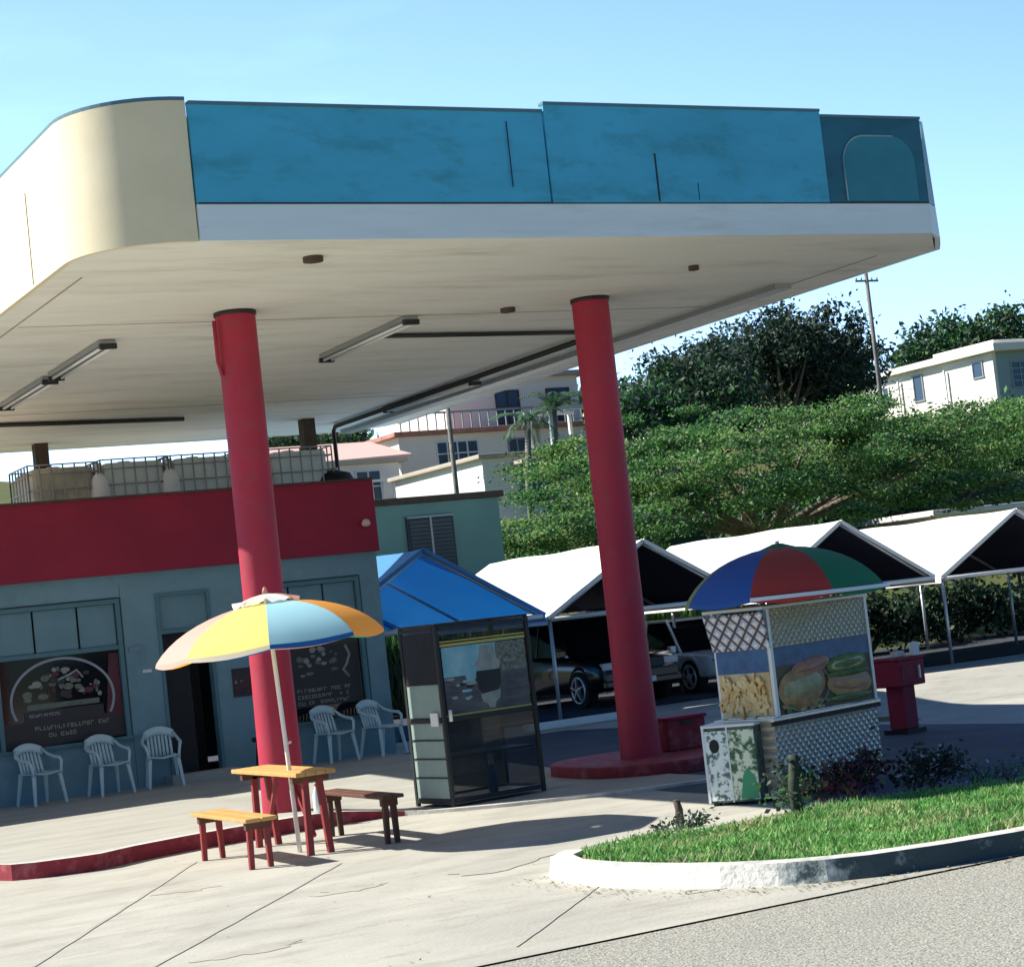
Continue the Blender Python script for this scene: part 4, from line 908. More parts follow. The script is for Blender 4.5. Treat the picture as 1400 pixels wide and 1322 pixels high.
# ------------------------------------------------------------------ carport tents
def tent(xc, label, cover, under, y0=30.9, L_=6.2, hw=2.15, za=3.05, ze=1.83, bar=True):
    t = thing('carport_tent', label, 'tent', (xc,y0+L_/2,0), group='peaked carport tents standing in a row')
    o = MB(); n = 8
    for s in (-1,1):
        def top(u_, v): 
            return (xc+s*hw*u_, y0+L_*v, lerp(za,ze,u_) - .08*math.sin(PI*u_)*math.sin(PI*((v*2)%1)) - .015*math.sin(9*u_+14*v) )
        us = [i/6 for i in range(7)]; vv = [i/18 for i in range(19)]
        o.grid(top, us, vv, 0)
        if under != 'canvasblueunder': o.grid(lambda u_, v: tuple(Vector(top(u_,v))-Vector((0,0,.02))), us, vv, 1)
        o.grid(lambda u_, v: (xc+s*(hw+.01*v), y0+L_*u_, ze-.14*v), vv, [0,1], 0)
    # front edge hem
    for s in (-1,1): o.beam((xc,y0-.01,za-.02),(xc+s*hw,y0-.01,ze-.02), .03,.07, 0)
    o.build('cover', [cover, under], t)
    for s in (-1,) if xc < 30 else (-1,1):
        for yy in (y0+.05, y0+L_/2, y0+L_-.05):
            MB().tube([(xc+s*(hw-.06),yy,dip(xc,yy)-.02),(xc+s*(hw-.06),yy,ze-.03)], .035, 8).build('leg', 'galv', t)
    o = MB()
    for yy in (y0+.05, y0+L_/2, y0+L_-.05):
        for s in (-1,1): o.tube([(xc+s*(hw-.06),yy,ze-.06),(xc,yy,za-.07)], .03, 8)
    for s in (-1,1): o.tube([(xc+s*(hw-.06),y0+.05,ze-.05),(xc+s*(hw-.06),y0+L_-.05,ze-.05)], .03, 8)
    o.tube([(xc,y0+.05,za-.07),(xc,y0+L_-.05,za-.07)], .03, 8); o.build('roof_frame', 'galv', t)
    if bar: MB().tube([(xc-hw+.06,y0+.0,ze-.04),(xc+hw-.06,y0+.0,ze-.04)], .045, 8).build('tie_bar', 'whitepaint', t)
    # panelled gable triangle inside the roof
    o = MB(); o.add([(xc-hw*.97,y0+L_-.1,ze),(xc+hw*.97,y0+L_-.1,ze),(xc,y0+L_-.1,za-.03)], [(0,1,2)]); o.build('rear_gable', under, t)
    return t
tent(14.62, 'blue carport tent between the shop corner and the white tents', 'canvasblue', 'canvasblueunder', za=3.25, ze=1.9, hw=2.25)
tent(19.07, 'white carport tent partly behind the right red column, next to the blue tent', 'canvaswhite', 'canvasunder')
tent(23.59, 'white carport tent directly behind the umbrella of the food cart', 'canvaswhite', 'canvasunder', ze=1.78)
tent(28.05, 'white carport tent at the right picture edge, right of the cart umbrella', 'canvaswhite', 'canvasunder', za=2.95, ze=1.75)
tent(32.5, 'light blue tent roof just showing at the far right beyond the white tents', 'canvassky', 'canvasunder', za=2.9, ze=1.75)

# ------------------------------------------------------------------ cars (nose towards -Y)
def car(name, label, loc, body, suv):
    t = thing(name, label, 'car', loc, 0., local=True)
    L_, hw = 4.5, .92; hb = .98 if suv else .80; ht = 1.72 if suv else 1.45
    prof = [(-2.25,.45,.62),(-2.2,.34,hb-.18),(-2.0,.3,hb-.06),(-1.2,.28,hb),(-.9,.28,hb+.01),(0,.28,hb+.03),(1.5,.28,hb+.04),(2.1,.3,hb+.02),(2.22,.38,hb-.1),(2.25,.5,hb-.3)]
    o = MB(); vs = []; n = 10
    for (y, zb, zt_) in prof:
        k2 = .86 if abs(y) > 2.21 else (.94 if abs(y) > 2.05 else 1)
        for (fx_, fz_) in ((-.9,0),(-1,.12),(-1,.55),(-.97,.9),(-.9,1),(.9,1),(.97,.9),(1,.55),(1,.12),(.9,0)): vs.append((hw*k2*fx_, y, zb+(zt_-zb)*fz_))
    m_ = len(prof)
    o.add(vs, [(i*n+j, (i+1)*n+j, (i+1)*n+(j+1)%n, i*n+(j+1)%n) for i in range(m_-1) for j in range(n)], 0, True)
    o.add(vs[:n], [tuple(range(n))], 0); o.add(vs[-n:], [tuple(reversed(range(n)))], 0)
    bo = o.build('body', body, t, world=False)
    o = MB(); ys_ = (-1.0,-.35,1.35 if suv else 1.0,1.95 if suv else 1.8)
    q = [(ys_[0],hb,.82),(ys_[1],ht-.02,.66),(ys_[2],ht,.66),(ys_[3],hb+.02,.80)]
    vs = [(s*x, y, z) for (y,z,x) in q for s in (-1,1)]
    o.add(vs, [(0,1,3,2),(4,5,7,6),(0,2,4,6),(1,7,5,3)], 0); o.build('window', 'glassdark', t, world=False)
    o = MB(); o.box(-.67,.67,ys_[1]-.02,ys_[2]+.02,ht-.03,ht+.03)
    for s in (-1,1):
        o.beam((s*.82,ys_[0],hb),(s*.66,ys_[1],ht), .06,.06); o.beam((s*.66,ys_[2],ht),(s*.80,ys_[3],hb), .09,.09); o.beam((s*.81,.4,hb),(s*.665,.4,ht), .06,.05)
    o.build('roof', body, t, world=False, bevel=.02)
    for y in (-1.42, 1.4):
        for s in (-1,1):
            x = s*(hw-.09); r_ = .36 if suv else .33
            w_ = MB().tube([(x-.11,y,r_),(x+.11,y,r_)], r_, 28).build('wheel', 'rubber', t, world=False)
            xo = x+s*.115
            o = MB(); 
            for k2 in range(5):
                a = 2*PI*k2/5+.3; o.beam((xo,y,r_),(xo,y+.62*r_*math.cos(a),r_+.62*r_*math.sin(a)), .02,.11*r_/.33, up=(1,0,0))
            o.tube([(xo-.012,y,r_),(xo+.012,y,r_)], .07, 12); 
            pts = [(xo,y+.68*r_*math.cos(2*PI*i/28),r_+.68*r_*math.sin(2*PI*i/28)) for i in range(29)]; o.tube(pts, .025, 6)
            o.build('rim', 'alloy', w_, world=False)
            o = MB(); o.tube([(s*(hw-.04),y+(r_+.05)*math.cos(a),r_+(r_+.05)*math.sin(a)) for a in [PI*i/14 for i in range(15)]], .05, 6); o.build('wheel_arch', 'rubber' if suv else body, t, world=False)
    for s in (-1,1):
        MB().box(s*.68-.16,s*.68+.16,-2.235,-2.1,hb-.28,hb-.14).build('headlight', 'lamp', t, world=False, bevel=.02)
        MB().box(s*.95-.07,s*.95+.07,-.95,-.82,hb+.02,hb+.16).build('mirror', body, t, world=False, bevel=.02)
    MB().box(-.5,.5,-2.262,-2.2,hb-.3,hb-.14).build('grille', 'darkmetal', t, world=False); MB().box(-.85,.85,-2.3,-2.15,.36,.5).build('bumper', body, t, world=False, bevel=.03)
    MB().box(-.26,.26,-2.315,-2.301,.4,.5).build('number_plate', 'whitepaint', t, world=False)
    return t
car('parked_suv', 'black car parked under the first white tent, left of the right column', (19.5,34.4,0), 'blackpaint', True)
car('parked_car', 'white car parked under the second white tent, seen left of the food cart', (22.05,34.45,0), 'carwhite', False)

# ------------------------------------------------------------------ houses
def windowed(bm_root, x, y, z, w, h, k='winblue', frame='whitepaint', bars=2, rows=1, face='y'):
    o = MB()
    if face == 'y':
        o.box(x-w/2-.06,x-w/2,y-.07,y-.002,z-.06,z+h+.06); o.box(x+w/2,x+w/2+.06,y-.07,y-.002,z-.06,z+h+.06); o.box(x-w/2,x+w/2,y-.07,y-.002,z-.06,z); o.box(x-w/2,x+w/2,y-.07,y-.002,z+h,z+h+.06)
        for i in range(1, bars+1): xx = x-w/2+w*i/(bars+1); o.box(xx-.03,xx+.03,y-.06,y-.02,z,z+h)
        for i in range(1, rows+1): zz = z+h*i/(rows+1); o.box(x-w/2,x+w/2,y-.055,y-.025,zz-.025,zz+.025)
        f = o.build('window', frame, bm_root); MB().box(x-w/2,x+w/2,y-.02,y-.004,z,z+h).build('pane', k, f)
    else:
        o.box(y-.07,y-.002,x-w/2-.06,x+w/2+.06,z-.06,z); o.box(y-.07,y-.002,x-w/2-.06,x+w/2+.06,z+h,z+h+.06)
        for i in range(0, bars+2): xx = x-w/2+w*i/(bars+1); o.box(y-.06,y-.002,xx-.03,xx+.03,z,z+h)
        f = o.build('window', frame, bm_root); MB().box(y-.02,y-.004,x-w/2,x+w/2,z,z+h).build('pane', k, f)
    return f
def house(name, label, x0, x1, y0, y1, z0, z1, wall, roofm, over=.4, rt=.25):
    t = thing(name, label, 'house', ((x0+x1)/2,(y0+y1)/2,z0))
    MB().box(x0,x1,y0,y1,z0,z1).build('wall', wall, t)
    MB().box(x0-over,x1+over,y0-over,y1+over,z1,z1+rt).build('roof', roofm, t, bevel=.03)
    return t
# green house right behind the shop
t = house('green_house', 'pale green flat-roofed house with dark louvre window behind the blue tent', 14.5, 22.0, 42, 49, -.2, 4.75, 'stonegreen', 'brown', .12, .16)
o = MB(); o.box(19.5,20.72,41.94,41.998,3.1,4.42)
fw = o.build('window', 'trimdark', t)
o = MB()
for a, c in ((19.56,20.08),(20.14,20.66)):
    for i in range(13): z = 3.16+.093*i; o.add([(a,41.92,z),(c,41.92,z),(c,41.90,z+.06),(a,41.90,z+.06)], [(0,1,2,3)])
o.build('louvre', 'louver', fw)
o = MB(); o.box(20.085,20.135,41.9,41.94,3.1,4.42); o.box(19.5,20.72,41.89,41.94,4.4,4.44); o.build('frame', 'grey', fw)
# cream house (nearer) and pinkish house (farther) on the hillside
t = house('cream_house', 'cream house with sunlit end wall and thin roof slab above the green house', 32.0, 40.5, 62, 69.5, 3.0, 7.42, 'houseC', 'slab', .22, .16)
windowed(t, 34.1, 62, 6.0, 1.3, 1.15, 'winblue', 'grey', 2, 1); windowed(t, 66.5, 32.0, 5.4, 1.2, 1.0, 'winblue', 'whitepaint', 1, 1, 'x'); windowed(t, 37.5, 62, 6.0, 1.3, 1.15, 'winblue', 'grey', 2, 1)
MB().box(33.0,40.6,60.9,61.78,7.1,7.22).build('porch_roof', 'slab', t)
for x in (33.2,36.5): MB().box(x-.05,x+.05,61.0,61.1,3.4,7.09).build('porch_post', 'whitepaint', t)
t = house('pink_house', 'pale pink two-storey house with white-barred windows up the hillside', 34.9, 45.5, 75, 84, 5.5, 9.7, 'houseP', 'rooftile', .3, .2)
windowed(t, 37.6, 75, 8.4, 1.9, .95, 'winblue', 'whitepaint', 3, 1); windowed(t, 40.7, 75, 8.1, 1.2, 1.2, 'winblue', 'grey', 2, 1); windowed(t, 78, 34.9, 8.2, 1.2, 1.1, 'winblue', 'whitepaint', 1, 1, 'x'); windowed(t, 43.6, 75, 8.1, 1.2, 1.2, 'winblue', 'whitepaint', 2, 1)
MB().box(38.5,45.3,77.5,83.5,9.95,12.3).build('upper_storey', 'houseP', t); MB().box(38.2,45.8,77.1,83.9,12.3,12.5).build('upper_roof', 'slab', t)
windowed(t, 41.6, 77.5, 10.3, 1.1, 1.4, 'winblue', 'brown', 1, 1); windowed(t, 44.2, 77.5, 10.3, 1.1, 1.4, 'winblue', 'brown', 1, 1)
o = MB()
for i in range(24): o.box(35+.42*i,35.05+.42*i,74.9,74.95,9.92,10.6)
o.box(34.9,45.2,74.88,74.97,10.6,10.68); o.build('railing', 'grey', t)
t = house('terrace_house', 'low house with pink tiled awning and white balcony rails left of the pink house', 26.5, 33.4, 72, 80, 4.6, 8.4, 'houseW', 'slab', .3, .2)
o = MB(); o.add([(26.6,71.9,8.55),(34.0,71.9,8.7),(34.0,76,9.7),(28.2,76,9.7),(26.6,71.9,8.42),(34.0,71.9,8.56),(34.0,76,9.5),(28.2,76,9.5)], [(0,1,2,3),(7,6,5,4),(0,4,5,1),(1,5,6,2),(2,6,7,3),(3,7,4,0)]); o.build('awning', 'roofpink', t)
o = MB()
for i in range(16): o.tube([(26.4+.45*i,71.2,6.7),(26.4+.45*i,71.2,7.6)], .035, 6)
o.box(26.2,33.4,71.15,71.25,7.6,7.7); o.box(26.2,33.4,71.0,72,6.5,6.7); o.build('balcony', 'whitepaint', t)
for x in (28,30,32): windowed(t, x, 72, 6.9, 1.0, 1.2, 'winblue', 'whitepaint', 1, 1)
# right hillside house: long sunlit wall faces the sun side
t = thing('hilltop_house', 'long cream house with sunlit side wall at right edge above the rain tree', 'house', (69,77,6))
o = MB(); o.box(65.3,65.5,72.2,87.2,6,11.75); o.box(65.5,74.3,87.0,87.2,6,11.75); o.box(74.3,74.5,72.2,87.2,6,11.75); o.build('wall', 'houseC', t)
MB().box(65.5,74.3,72.2,72.4,6,11.75).build('end_wall', 'housetealwall', t)
o = MB(); o.add([(64.9,71.6,12.1),(75,71.6,12.1),(75,88,12.0),(64.9,88,12.0),(64.9,71.6,11.76),(75,71.6,11.76),(75,88,11.76),(64.9,88,11.76)], [(0,1,2,3),(7,6,5,4),(0,4,5,1),(1,5,6,2),(2,6,7,3),(3,7,4,0)]); o.build('roof', 'houseC', t)
MB().box(66.2,74,73,77.5,12.05,12.45).build('parapet', 'houseC', t)
windowed(t, 73.3, 65.3, 10.7, .7, .7, 'winblue', 'grey', 0, 1, 'x'); windowed(t, 77.8, 65.3, 10.2, .7, 1.25, 'winblue', 'grey', 0, 1, 'x'); windowed(t, 80.6, 65.3, 10.4, .9, .8, 'winblue', 'whitepaint', 1, 1, 'x')
windowed(t, 67.2, 72.2, 10.0, 1.6, 1.2, 'winblue', 'housetealwall', 2, 3); windowed(t, 70.2, 72.2, 10.0, 1.6, 1.2, 'winblue', 'housetealwall', 2, 3)
for yy in (75.6, 79.2): MB().tube([(65.15,yy,6),(65.15,yy,11.4)], .06, 8).build('drainpipe', 'galv', t)
t = house('small_house', 'small pale house showing between the dark trees and the utility pole', 58, 62.5, 92, 98, 8.5, 12.6, 'houseC', 'roofpink', .4, .2); windowed(t, 59.6, 92, 11.2, 1, 1, 'winblue', 'whitepaint', 1, 1)
windowed(t, 61.4, 92, 11.2, 1, 1, 'winblue', 'whitepaint', 1, 1)

# ------------------------------------------------------------------ poles
def upole(x, y, z1, label, arms=True, r_=.14):
    z0 = gz(x,y)-.3; t = thing('utility_pole', label, 'utility pole', (x,y,z0))
    MB().tube([(x,y,z0),(x,y,z1)], [r_,r_*.7], 10).build('pole', 'barkgrey', t)
    if arms:
        for k2, zz in enumerate((z1-.5, z1-1.3)):
            a = MB().beam((x-.55,y,zz),(x+.55,y,zz), .06,.07).build('crossarm', 'barkgrey', t)
            for s in (-.5,-.25,.25,.5): MB().lathe([(.0,0),(.025,0),(.04,.05),(.02,.1),(0,.11)], (x+s,y,zz+.036), 8).build('insulator', 'paleblue', a)
    return t
upole(48.45, 60, 14.4, 'leaning-looking utility pole with cross-arms right of the big dark trees', True, .1)
upole(24.9, 50, 8.6, 'thin grey pole rising in front of the pink and cream houses', False, .09)
# ------------------------------------------------------------------ trees
def limbs(mb, p, dvec, L_, r_, depth, tips, spread=.6, up=.15, sub=3, m=0):
    p = Vector(p); dvec = Vector(dvec).normalized(); pts = [p]; rs = [r_]; k2 = 5
    for i in range(k2):
        dvec = (dvec + Vector((random.gauss(0,.12),random.gauss(0,.12),random.gauss(0,.08)+up*.12))).normalized(); pts.append(pts[-1]+dvec*L_/k2); rs.append(r_*(1-.45*(i+1)/k2))
    mb.tube(pts, rs, 8 if r_ > .08 else 5, m, cap=False)
    if depth == 0: tips.append(pts[-1]); return
    for i in range(sub):
        a = 2*PI*i/sub+random.random(); side = dvec.cross(Vector((math.cos(a),math.sin(a),.3))).normalized()
        limbs(mb, pts[-1] if i else pts[-2], dvec + side*spread*random.uniform(.6,1.3) + Vector((0,0,up)), L_*random.uniform(.55,.8), rs[-1]*.75, depth-1, tips, spread, up, sub, m)
def clumps(n, c, R, shell=.55, zmin=-1.):
    v = rdir(n); v[:,2] = np.where(v[:,2] < zmin, -v[:,2]*.4, v[:,2]); rr = rng.uniform(shell,1,(n,1))**.6
    return np.array(c) + v*rr*np.array(R)
def crownleaves(cl, per, cr, flat=.5):
    n = len(cl); s_ = cr*rng.uniform(.6,1.35,(n,1,1)); P_ = cl[:,None,:] + rng.normal(size=(n,per,3))*s_*np.array([1,1,flat]); return P_.reshape(-1,3)
def tree(name, label, base, c, R, mats, wts, ncl, per, cr, size, trunk_r=.25, cat='tree', shell=.5, flat=.55, bark='bark', zmin=-.6, group=None, aspect=.5, extra=None, lflat=1., clumpw=None, gaps=0):
    base = Vector(base); t = thing(name, label, cat, base, group=group)
    o = MB(); tips = []; top = Vector((c[0],c[1],c[2]-R[2]*.45)); dv = top-base
    limbs(o, base, dv, dv.length*.5, trunk_r, 3, tips, .75, .1, 3); 
    for k2 in range(14):
        a = 2*PI*k2/14; e = Vector((c[0]+R[0]*.75*math.cos(a), c[1]+R[1]*.75*math.sin(a), c[2]+R[2]*random.uniform(-.2,.3))); m_ = base+dv*.7
        o.tube([m_, m_.lerp(e,.5)+Vector((0,0,-.08*R[0]*.2)), e], [trunk_r*.45,trunk_r*.28,trunk_r*.08], 6, cap=False)
    o.build('trunk', bark, t)
    cl = clumps(ncl, c, R, shell, zmin)
    if extra is not None: cl = np.concatenate([cl, extra])
    if gaps:
        nz = np.sin(cl[:,0]*1.5+1.3*np.sin(cl[:,1]*1.1))*np.sin(cl[:,2]*3.4+.8*cl[:,0]+np.sin(cl[:,1])) + .5*np.sin(cl[:,0]*3.3+cl[:,2]*5); cl = cl[nz > -gaps]
        cl = np.concatenate([cl, cl[rng.random(len(cl)) < .35]+rng.normal(0,.2,(1,3))])
    L_ = crownleaves(cl, per, cr, flat)
    if clumpw is not None:
        n_ = len(L_); a = rdir(n_, lflat); t_ = rdir(n_, lflat); b_ = np.cross(a, t_); b_ /= np.linalg.norm(b_,axis=1,keepdims=True)+1e-9; s_ = size*rng.uniform(.6,1.35,(n_,1))
        kind = np.repeat(rng.choice(len(clumpw), len(cl)), per); cum = np.cumsum(np.array(clumpw)/np.sum(clumpw,axis=1,keepdims=True),axis=1)[kind]; mi = (rng.random((n_,1)) > cum).sum(1).clip(0,len(mats)-1)
        quads('crown', L_, a*s_, b_*s_*aspect, mi, mats, t); return t
    leaves('crown', L_, size, mats, wts, t, aspect=aspect, flat=lflat)
    return t
# the wide rain tree behind the tents: several flattened lobes
ex = np.concatenate([clumps(75,(27.9,47,4.3),(3.5,3.3,1.35),.2), clumps(26,(24.7,46,3.4),(1.6,1.6,.9),.2), clumps(75,(33,45.0,5.4),(6.5,3,1.4),.2), clumps(60,(40.8,47,5.5),(5,4,1.2),.2), clumps(46,(33.5,43.8,4.0),(7.5,1.0,.8),.2), clumps(34,(45.5,48,5.3),(4,3,1.0),.2)])
rt_ = tree('rain_tree', 'broad spreading rain tree with feathery yellow-green crown behind the white tents', (34,49,-.1), (34.2,48,5.6), (9.2,5.5,1.75), ['l1','l2','l3','l4','barkgrey'], [.36,.28,.14,.22,.05], 140, 400, .42, .056, .32, flat=.22, shell=.4, zmin=-.35, extra=ex, aspect=.5, lflat=.6, gaps=.2, clumpw=[[.5,.2,.05,.2,.05],[.2,.5,.2,.05,.05],[.3,.1,.02,.5,.08],[.2,.35,.35,.05,.05],[.4,.3,.1,.15,.05]])
tree('dark_tree', 'big dark broad-leaved tree right of the right column, below the canopy edge', (47.5,66,4.), (48.6,66,10.9), (3.9,3.2,2.35), ['d1','d2','d3','d4'], [.36,.3,.2,.14], 130, 120, .40, .115, .3, shell=.15, flat=.8, extra=clumps(50,(50.6,66,10.3),(2.6,2,1.6),.3))
tree('dark_tree', 'blue-green tree left of the biggest dark tree, under the canopy edge', (43,64,4.), (42.6,64,9.6), (3.0,2.6,2.1), ['d2','d3','d4','l3'], [.3,.3,.25,.15], 80, 120, .36, .11, .25, shell=.3, flat=.8)
tree('dark_tree', 'dense dark tree directly right of the right column top', (40.4,61,3.4), (40.4,61,8.4), (2.6,2.2,2.2), ['d1','d2','d3','l2'], [.3,.3,.2,.2], 70, 120, .34, .105, .25, shell=.3, flat=.8)
tree('dark_tree', 'thin dark tree crown behind the utility pole', (54.5,70,5.5), (54.6,70,11.2), (1.9,1.6,1.5), ['d1','d2','d3','d4'], [.3,.3,.2,.2], 34, 70, .34, .14, .18, shell=.3, flat=.8)
for i, (x,y,z,R_,lab) in enumerate(((97,112,17.0,(5,4,2.6),'green tree on the ridge above the hilltop house roof'),(103,112,17.6,(4.5,4,2.7),'bright green tree at the right edge above the teal house'),(88,118,16.5,(5,4,2.),'low green tree on the ridge left of the hilltop house roof'),(62,104,13.4,(3.5,3,1.4),'small tree crown behind the small pale house'))):
    tree('ridge_tree', lab, (x,y,gz(x,y)-.3), (x,y,z), R_, ['d3','l2','l3','d2'], [.3,.3,.2,.2], 70, 60, .55, .22, .25, shell=.3, flat=.8, group='trees on the far ridge')
tree('ridge_tree', 'dark greenery in the gap between shop roof and canopy, left of the pink awning', (36,86,8), (35.6,86,10.2), (3.5,3,1.6), ['d2','d3','l2','l3'], [.3,.3,.2,.2], 60, 60, .45, .2, .2, shell=.3, flat=.8, group='trees on the far ridge')
tree('bushy_tree', 'leafy green tree beside the pink house, left of the right column', (37.6,60,3.4), (37.8,60,8.1), (1.5,1.5,1.5), ['l2','l3','d3','d4'], [.3,.3,.2,.2], 50, 80, .34, .12, .2, shell=.3, flat=.8)
for i, (x,y,R_,lab) in enumerate(((46,58,(3,2.5,2.0),'low green tree behind the right end of the rain tree'),(52,60,(3.0,2.5,1.7),'rounded green tree on the slope below the utility pole'),(59,66,(3.0,2.4,1.2),'rounded green tree on the slope below the hilltop house'),(57,78,(3.2,3,1.8),'dark tree on the slope below the small pale house'),(40.5,56,(2.4,2.2,1.3),'green shrubby tree below the cream house wall'))):
    zz = gz(x,y); tree('slope_tree', lab, (x,y,zz-.3), (x,y,zz+R_[2]*.9), R_, ['l2','l3','d3','l1'], [.3,.25,.25,.2], 70, 70, .42, .15, .2, shell=.3, flat=.7, group='trees on the slope behind the tents')
t = house('low_house', 'pale house roof glimpsed under the rain tree branches at the right edge', 44.5, 52, 53, 57, .8, 3.6, 'houseW', 'houseW', .4, .2); windowed(t, 47, 53, 2.2, 1.2, 1.0, 'winblue', 'whitepaint', 2, 1)
# palms by the pink house
def palm(x, y, h_, label):
    z0 = gz(x,y)-.2; t = thing('palm_tree', label, 'palm', (x,y,z0), group='palms in front of the pink house')
    top = Vector((x+.3,y,z0+h_)); MB().tube([(x,y,z0),(x+.05,y,z0+h_*.5),top], [.16,.12,.1], 9).build('trunk', 'barkgrey', t)
    Cs=[];As=[];Bs=[]
    for k2 in range(15):
        a = 2*PI*k2/15+random.random()*.3; el = random.uniform(.1,1.1); L_ = random.uniform(1.2,1.6); prev = top.copy(); dv = Vector((math.cos(a)*math.cos(el),math.sin(a)*math.cos(el),math.sin(el)))
        for i in range(9):
            dv = (dv+Vector((0,0,-.17))).normalized(); nx = prev+dv*L_/9; side = dv.cross(Vector((0,0,1))).normalized()
            for s in (-1,1):
                for j in (0,.5):
                    lv = (side*s + dv*.5 + Vector((0,0,-.35))).normalized()*.34*(1-.6*abs(i/8-.4)); c = prev.lerp(nx,j)+lv*.5; Cs.append(c); As.append(lv*.55); Bs.append(dv*.035)
            prev = nx
    quads('crown', np.array(Cs), np.array(As), np.array(Bs), rng.integers(0,3,len(Cs)), ['d3','l2','d4'], t)
palm(32.9,60.5,5.0,'left palm with drooping fronds in front of the pink house'); palm(34.3,61.0,5.3,'right palm with drooping fronds in front of the pink house')
# white pergola frame right of the palms
t = thing('white_pergola', 'white post-and-beam frame on the hillside between palms and right column', 'pergola', (35.3,61.5,4.))
for x in (34.4,36.1):
    for y in (61,62.6): MB().box(x-.06,x+.06,y-.06,y+.06,3.9,9.0).build('post', 'whitepaint', t)
for q_ in ((34.2,36.3,60.95,61.05,8.9,9.05),(34.2,36.3,62.55,62.65,8.9,9.05),(34.3,36.2,60.93,61.07,7.0,7.15)): MB().box(*q_).build('beam', 'whitepaint', t)
MB().box(34.5,36.0,61.02,61.06,7.16,8.0).build('screen', 'houseP', t)
# tall reeds behind the tents left of the food cart
def reeds(x0, x1, y0, y1, h_, n, name, label, mats, wts, w=.03, z0=0., cat='plant', lean=.25):
    c = ((x0+x1)/2,(y0+y1)/2,z0); t = thing(name, label, cat, c)
    x = rng.uniform(x0,x1,n); y = rng.uniform(y0,y1,n); hh = h_*rng.uniform(.45,1.05,n); tl = rng.normal(0,lean,(n,2)); A = np.stack([tl[:,0]*hh*.5,tl[:,1]*hh*.5,hh*.5],1); th = rng.uniform(0,PI,n); Bv = np.stack([np.cos(th),np.sin(th),0*th],1)*w
    mi = rng.choice(len(mats), n, p=np.array(wts)/sum(wts)); quads('blades', np.stack([x,y,z0+hh*.45],1)+A*.05, A, Bv, mi, mats, t)
    m_ = 40; xx = rng.uniform(x0,x1,m_); yy = rng.uniform(y0,y1,m_); o = MB()
    for a, c2 in zip(xx,yy): o.tube([(a,c2,z0-.02),(a+random.gauss(0,.1),c2,z0+h_*.7)], [.02,.008], 4, cap=False)
    o.build('stems', 'bark', t); return t
reeds(22.6,25.7,38.2,39.6,2.3,2600,'reed_clump','tall green reeds under the second white tent, right of the right column',['l1','l2','l4','r3'],[.3,.3,.2,.2],.04)
reeds(25.7,28.6,38.4,39.8,2.2,2300,'reed_clump','tall straw-coloured reeds directly left of the food cart top',['r1','r2','r3','l2'],[.3,.25,.3,.15],.04)
reeds(16.5,21.5,38.6,39.6,2.3,2000,'reed_clump','dull green reeds in the dark behind the black car',['l2','l3','r2','d3'],[.3,.3,.2,.2],.04)
def bush(name, label, c, R, mats, wts, ncl, per, cr, size, cat='bush', group=None, z0=0.):
    t = thing(name, label, cat, (c[0],c[1],z0), group=group)
    o = MB()
    for i in range(9):
        a = 2*PI*i/9; o.tube([(c[0],c[1],z0-.02),(c[0]+R[0]*.3*math.cos(a),c[1]+R[1]*.3*math.sin(a),lerp(z0,c[2],.7)),(c[0]+R[0]*.7*math.cos(a),c[1]+R[1]*.7*math.sin(a),c[2]+R[2]*.4)], [.03*R[2]+.004,.02*R[2]+.003,.004], 5, cap=False)
    o.build('stems', 'bark', t)
    cl = clumps(ncl, c, R, .2, -.7); leaves('leaves', crownleaves(cl, per, cr, .8), size, mats, wts, t); return t
for i, (x,y,w_,h_,lab) in enumerate(((13.4,38.5,1.5,1.0,'dark shrub in the gap between shop corner and display cabinet'),(29.9,38.6,1.8,.85,'dark shrub just right of the food cart, behind the tents'),(33.1,39.2,1.7,.8,'dark shrub behind the thin tent legs right of the food cart'),(36.3,39.0,1.8,.72,'dark low shrub at the right edge below the white tent'),(39.5,39.5,1.8,.75,'dark shrub outside the right-hand tent'))):
    bush('dark_shrub', lab, (x,y,h_*.9), (w_,1.0,h_), ['d1','d2','d3','l3'], [.35,.3,.2,.15], 60, 60, .22, .09, group='dark shrubs behind the tents')
# fence at right behind the tents
t = thing('wire_fence', 'thin dark fence of posts and rails beyond the right-hand white tent', 'fence', (36,42.6,.0))
for i in range(9): MB().tube([(29+1.9*i,42.6,gz(29+1.9*i,42.6)),(29+1.9*i,42.6,2.0)], .05, 8).build('post', 'darkmetal', t)
MB().tube([(29,42.6,1.9),(44.2,42.6,1.9)], .03, 6).build('rail', 'darkmetal', t); MB().tube([(29,42.6,1.1),(44.2,42.6,1.1)], .03, 6).build('rail', 'darkmetal', t)
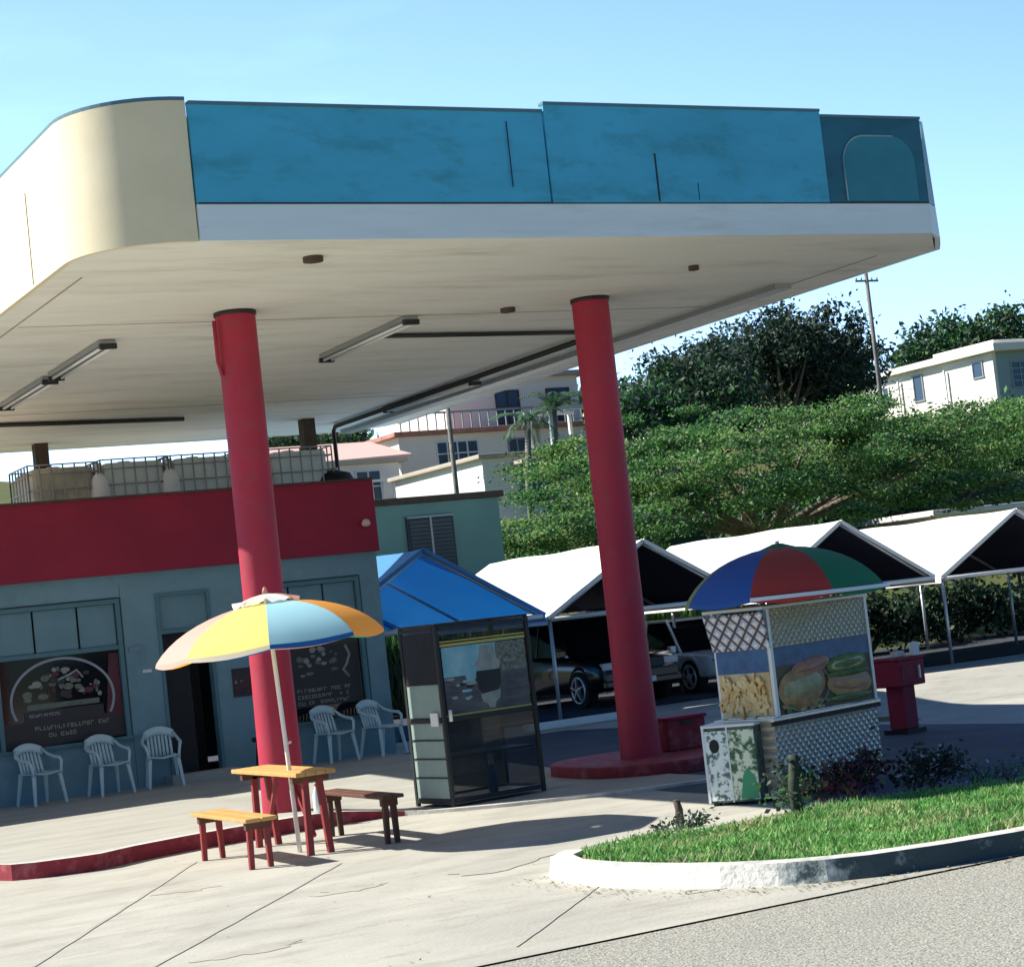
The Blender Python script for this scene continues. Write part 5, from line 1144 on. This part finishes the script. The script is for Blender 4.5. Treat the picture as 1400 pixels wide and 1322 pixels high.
# near plants at the back edge of the lawn
bush('purple_plant', 'purple-leaved plant at the foot of the steel food cart', (10.45,13.95,.30), (.42,.25,.2), ['p1','p2','p3','d1','r3'], [.3,.3,.15,.15,.1], 40, 26, .07, .032, 'plant', z0=.1)
bush('purple_plant', 'dark leafy plant beside the lower right corner of the food cart', (11.15,13.75,.27), (.36,.25,.17), ['d1','p2','d3','f1'], [.4,.3,.2,.1], 34, 26, .06, .03, 'plant', z0=.1)
bush('green_plant', 'dusty green plant between the printed bin and the purple plant', (9.95,14.1,.28), (.22,.2,.2), ['d3','d4','d2','l2'], [.3,.3,.2,.2], 22, 26, .06, .03, 'plant', z0=.1)
for i, (x,y,lab) in enumerate(((11.55,13.2,'grey-flowered weed nearest the food cart, at the back of the lawn'),(11.95,12.85,'pale weed in the middle of the row along the back of the lawn'),(12.45,12.55,'pale weed at the right end of the row along the back of the lawn'),(11.3,13.35,'low pale weed right behind the lawn, beside the dark leafy plant'))):
    bush('flowering_weed', lab, (x,y,.2), (.2,.15,.11), ['f1','f2','d3','g2'], [.16,.3,.34,.2], 14, 20, .05, .018, 'weed', 'pale weeds along the back of the lawn', z0=.1)
bush('roadside_weed', 'sprawling grey-green weed at the back kerb of the lawn, under the canopy shade edge', (8.9,14.35,.07), (.42,.2,.09), ['d3','d2','l3','d4'], [.3,.3,.2,.2], 20, 22, .05, .022, 'weed', z0=.0)
t = thing('cut_stump', 'thin dark cut post sticking up beside the roadside weed', 'stump', (9.15,14.75,0))
MB().tube([(9.15,14.75,0),(9.16,14.75,.16),(9.14,14.75,.24)], [.04,.035,.03], 9).build('wood', 'brown', t); MB().lathe([(0,.0),(.03,0),(.0,.01)], (9.14,14.75,.24), 9).build('cut_top', 'bark', t)
t = thing('young_tree', 'slim mossy sapling trunk between printed bin and lawn', 'sapling', (9.42,13.35,.1))
MB().tube([(9.42,13.35,.1),(9.41,13.36,.35),(9.44,13.35,.62)], [.055,.045,.04], 10).build('trunk', 'mossbark', t)
cl = np.array([[9.43,13.35,.55],[9.46,13.33,.45],[9.4,13.36,.3],[9.42,13.3,.2]]); leaves('leaves', crownleaves(cl, 22, .05, 1), .028, ['d2','d3','d4'], [.4,.3,.3], t)
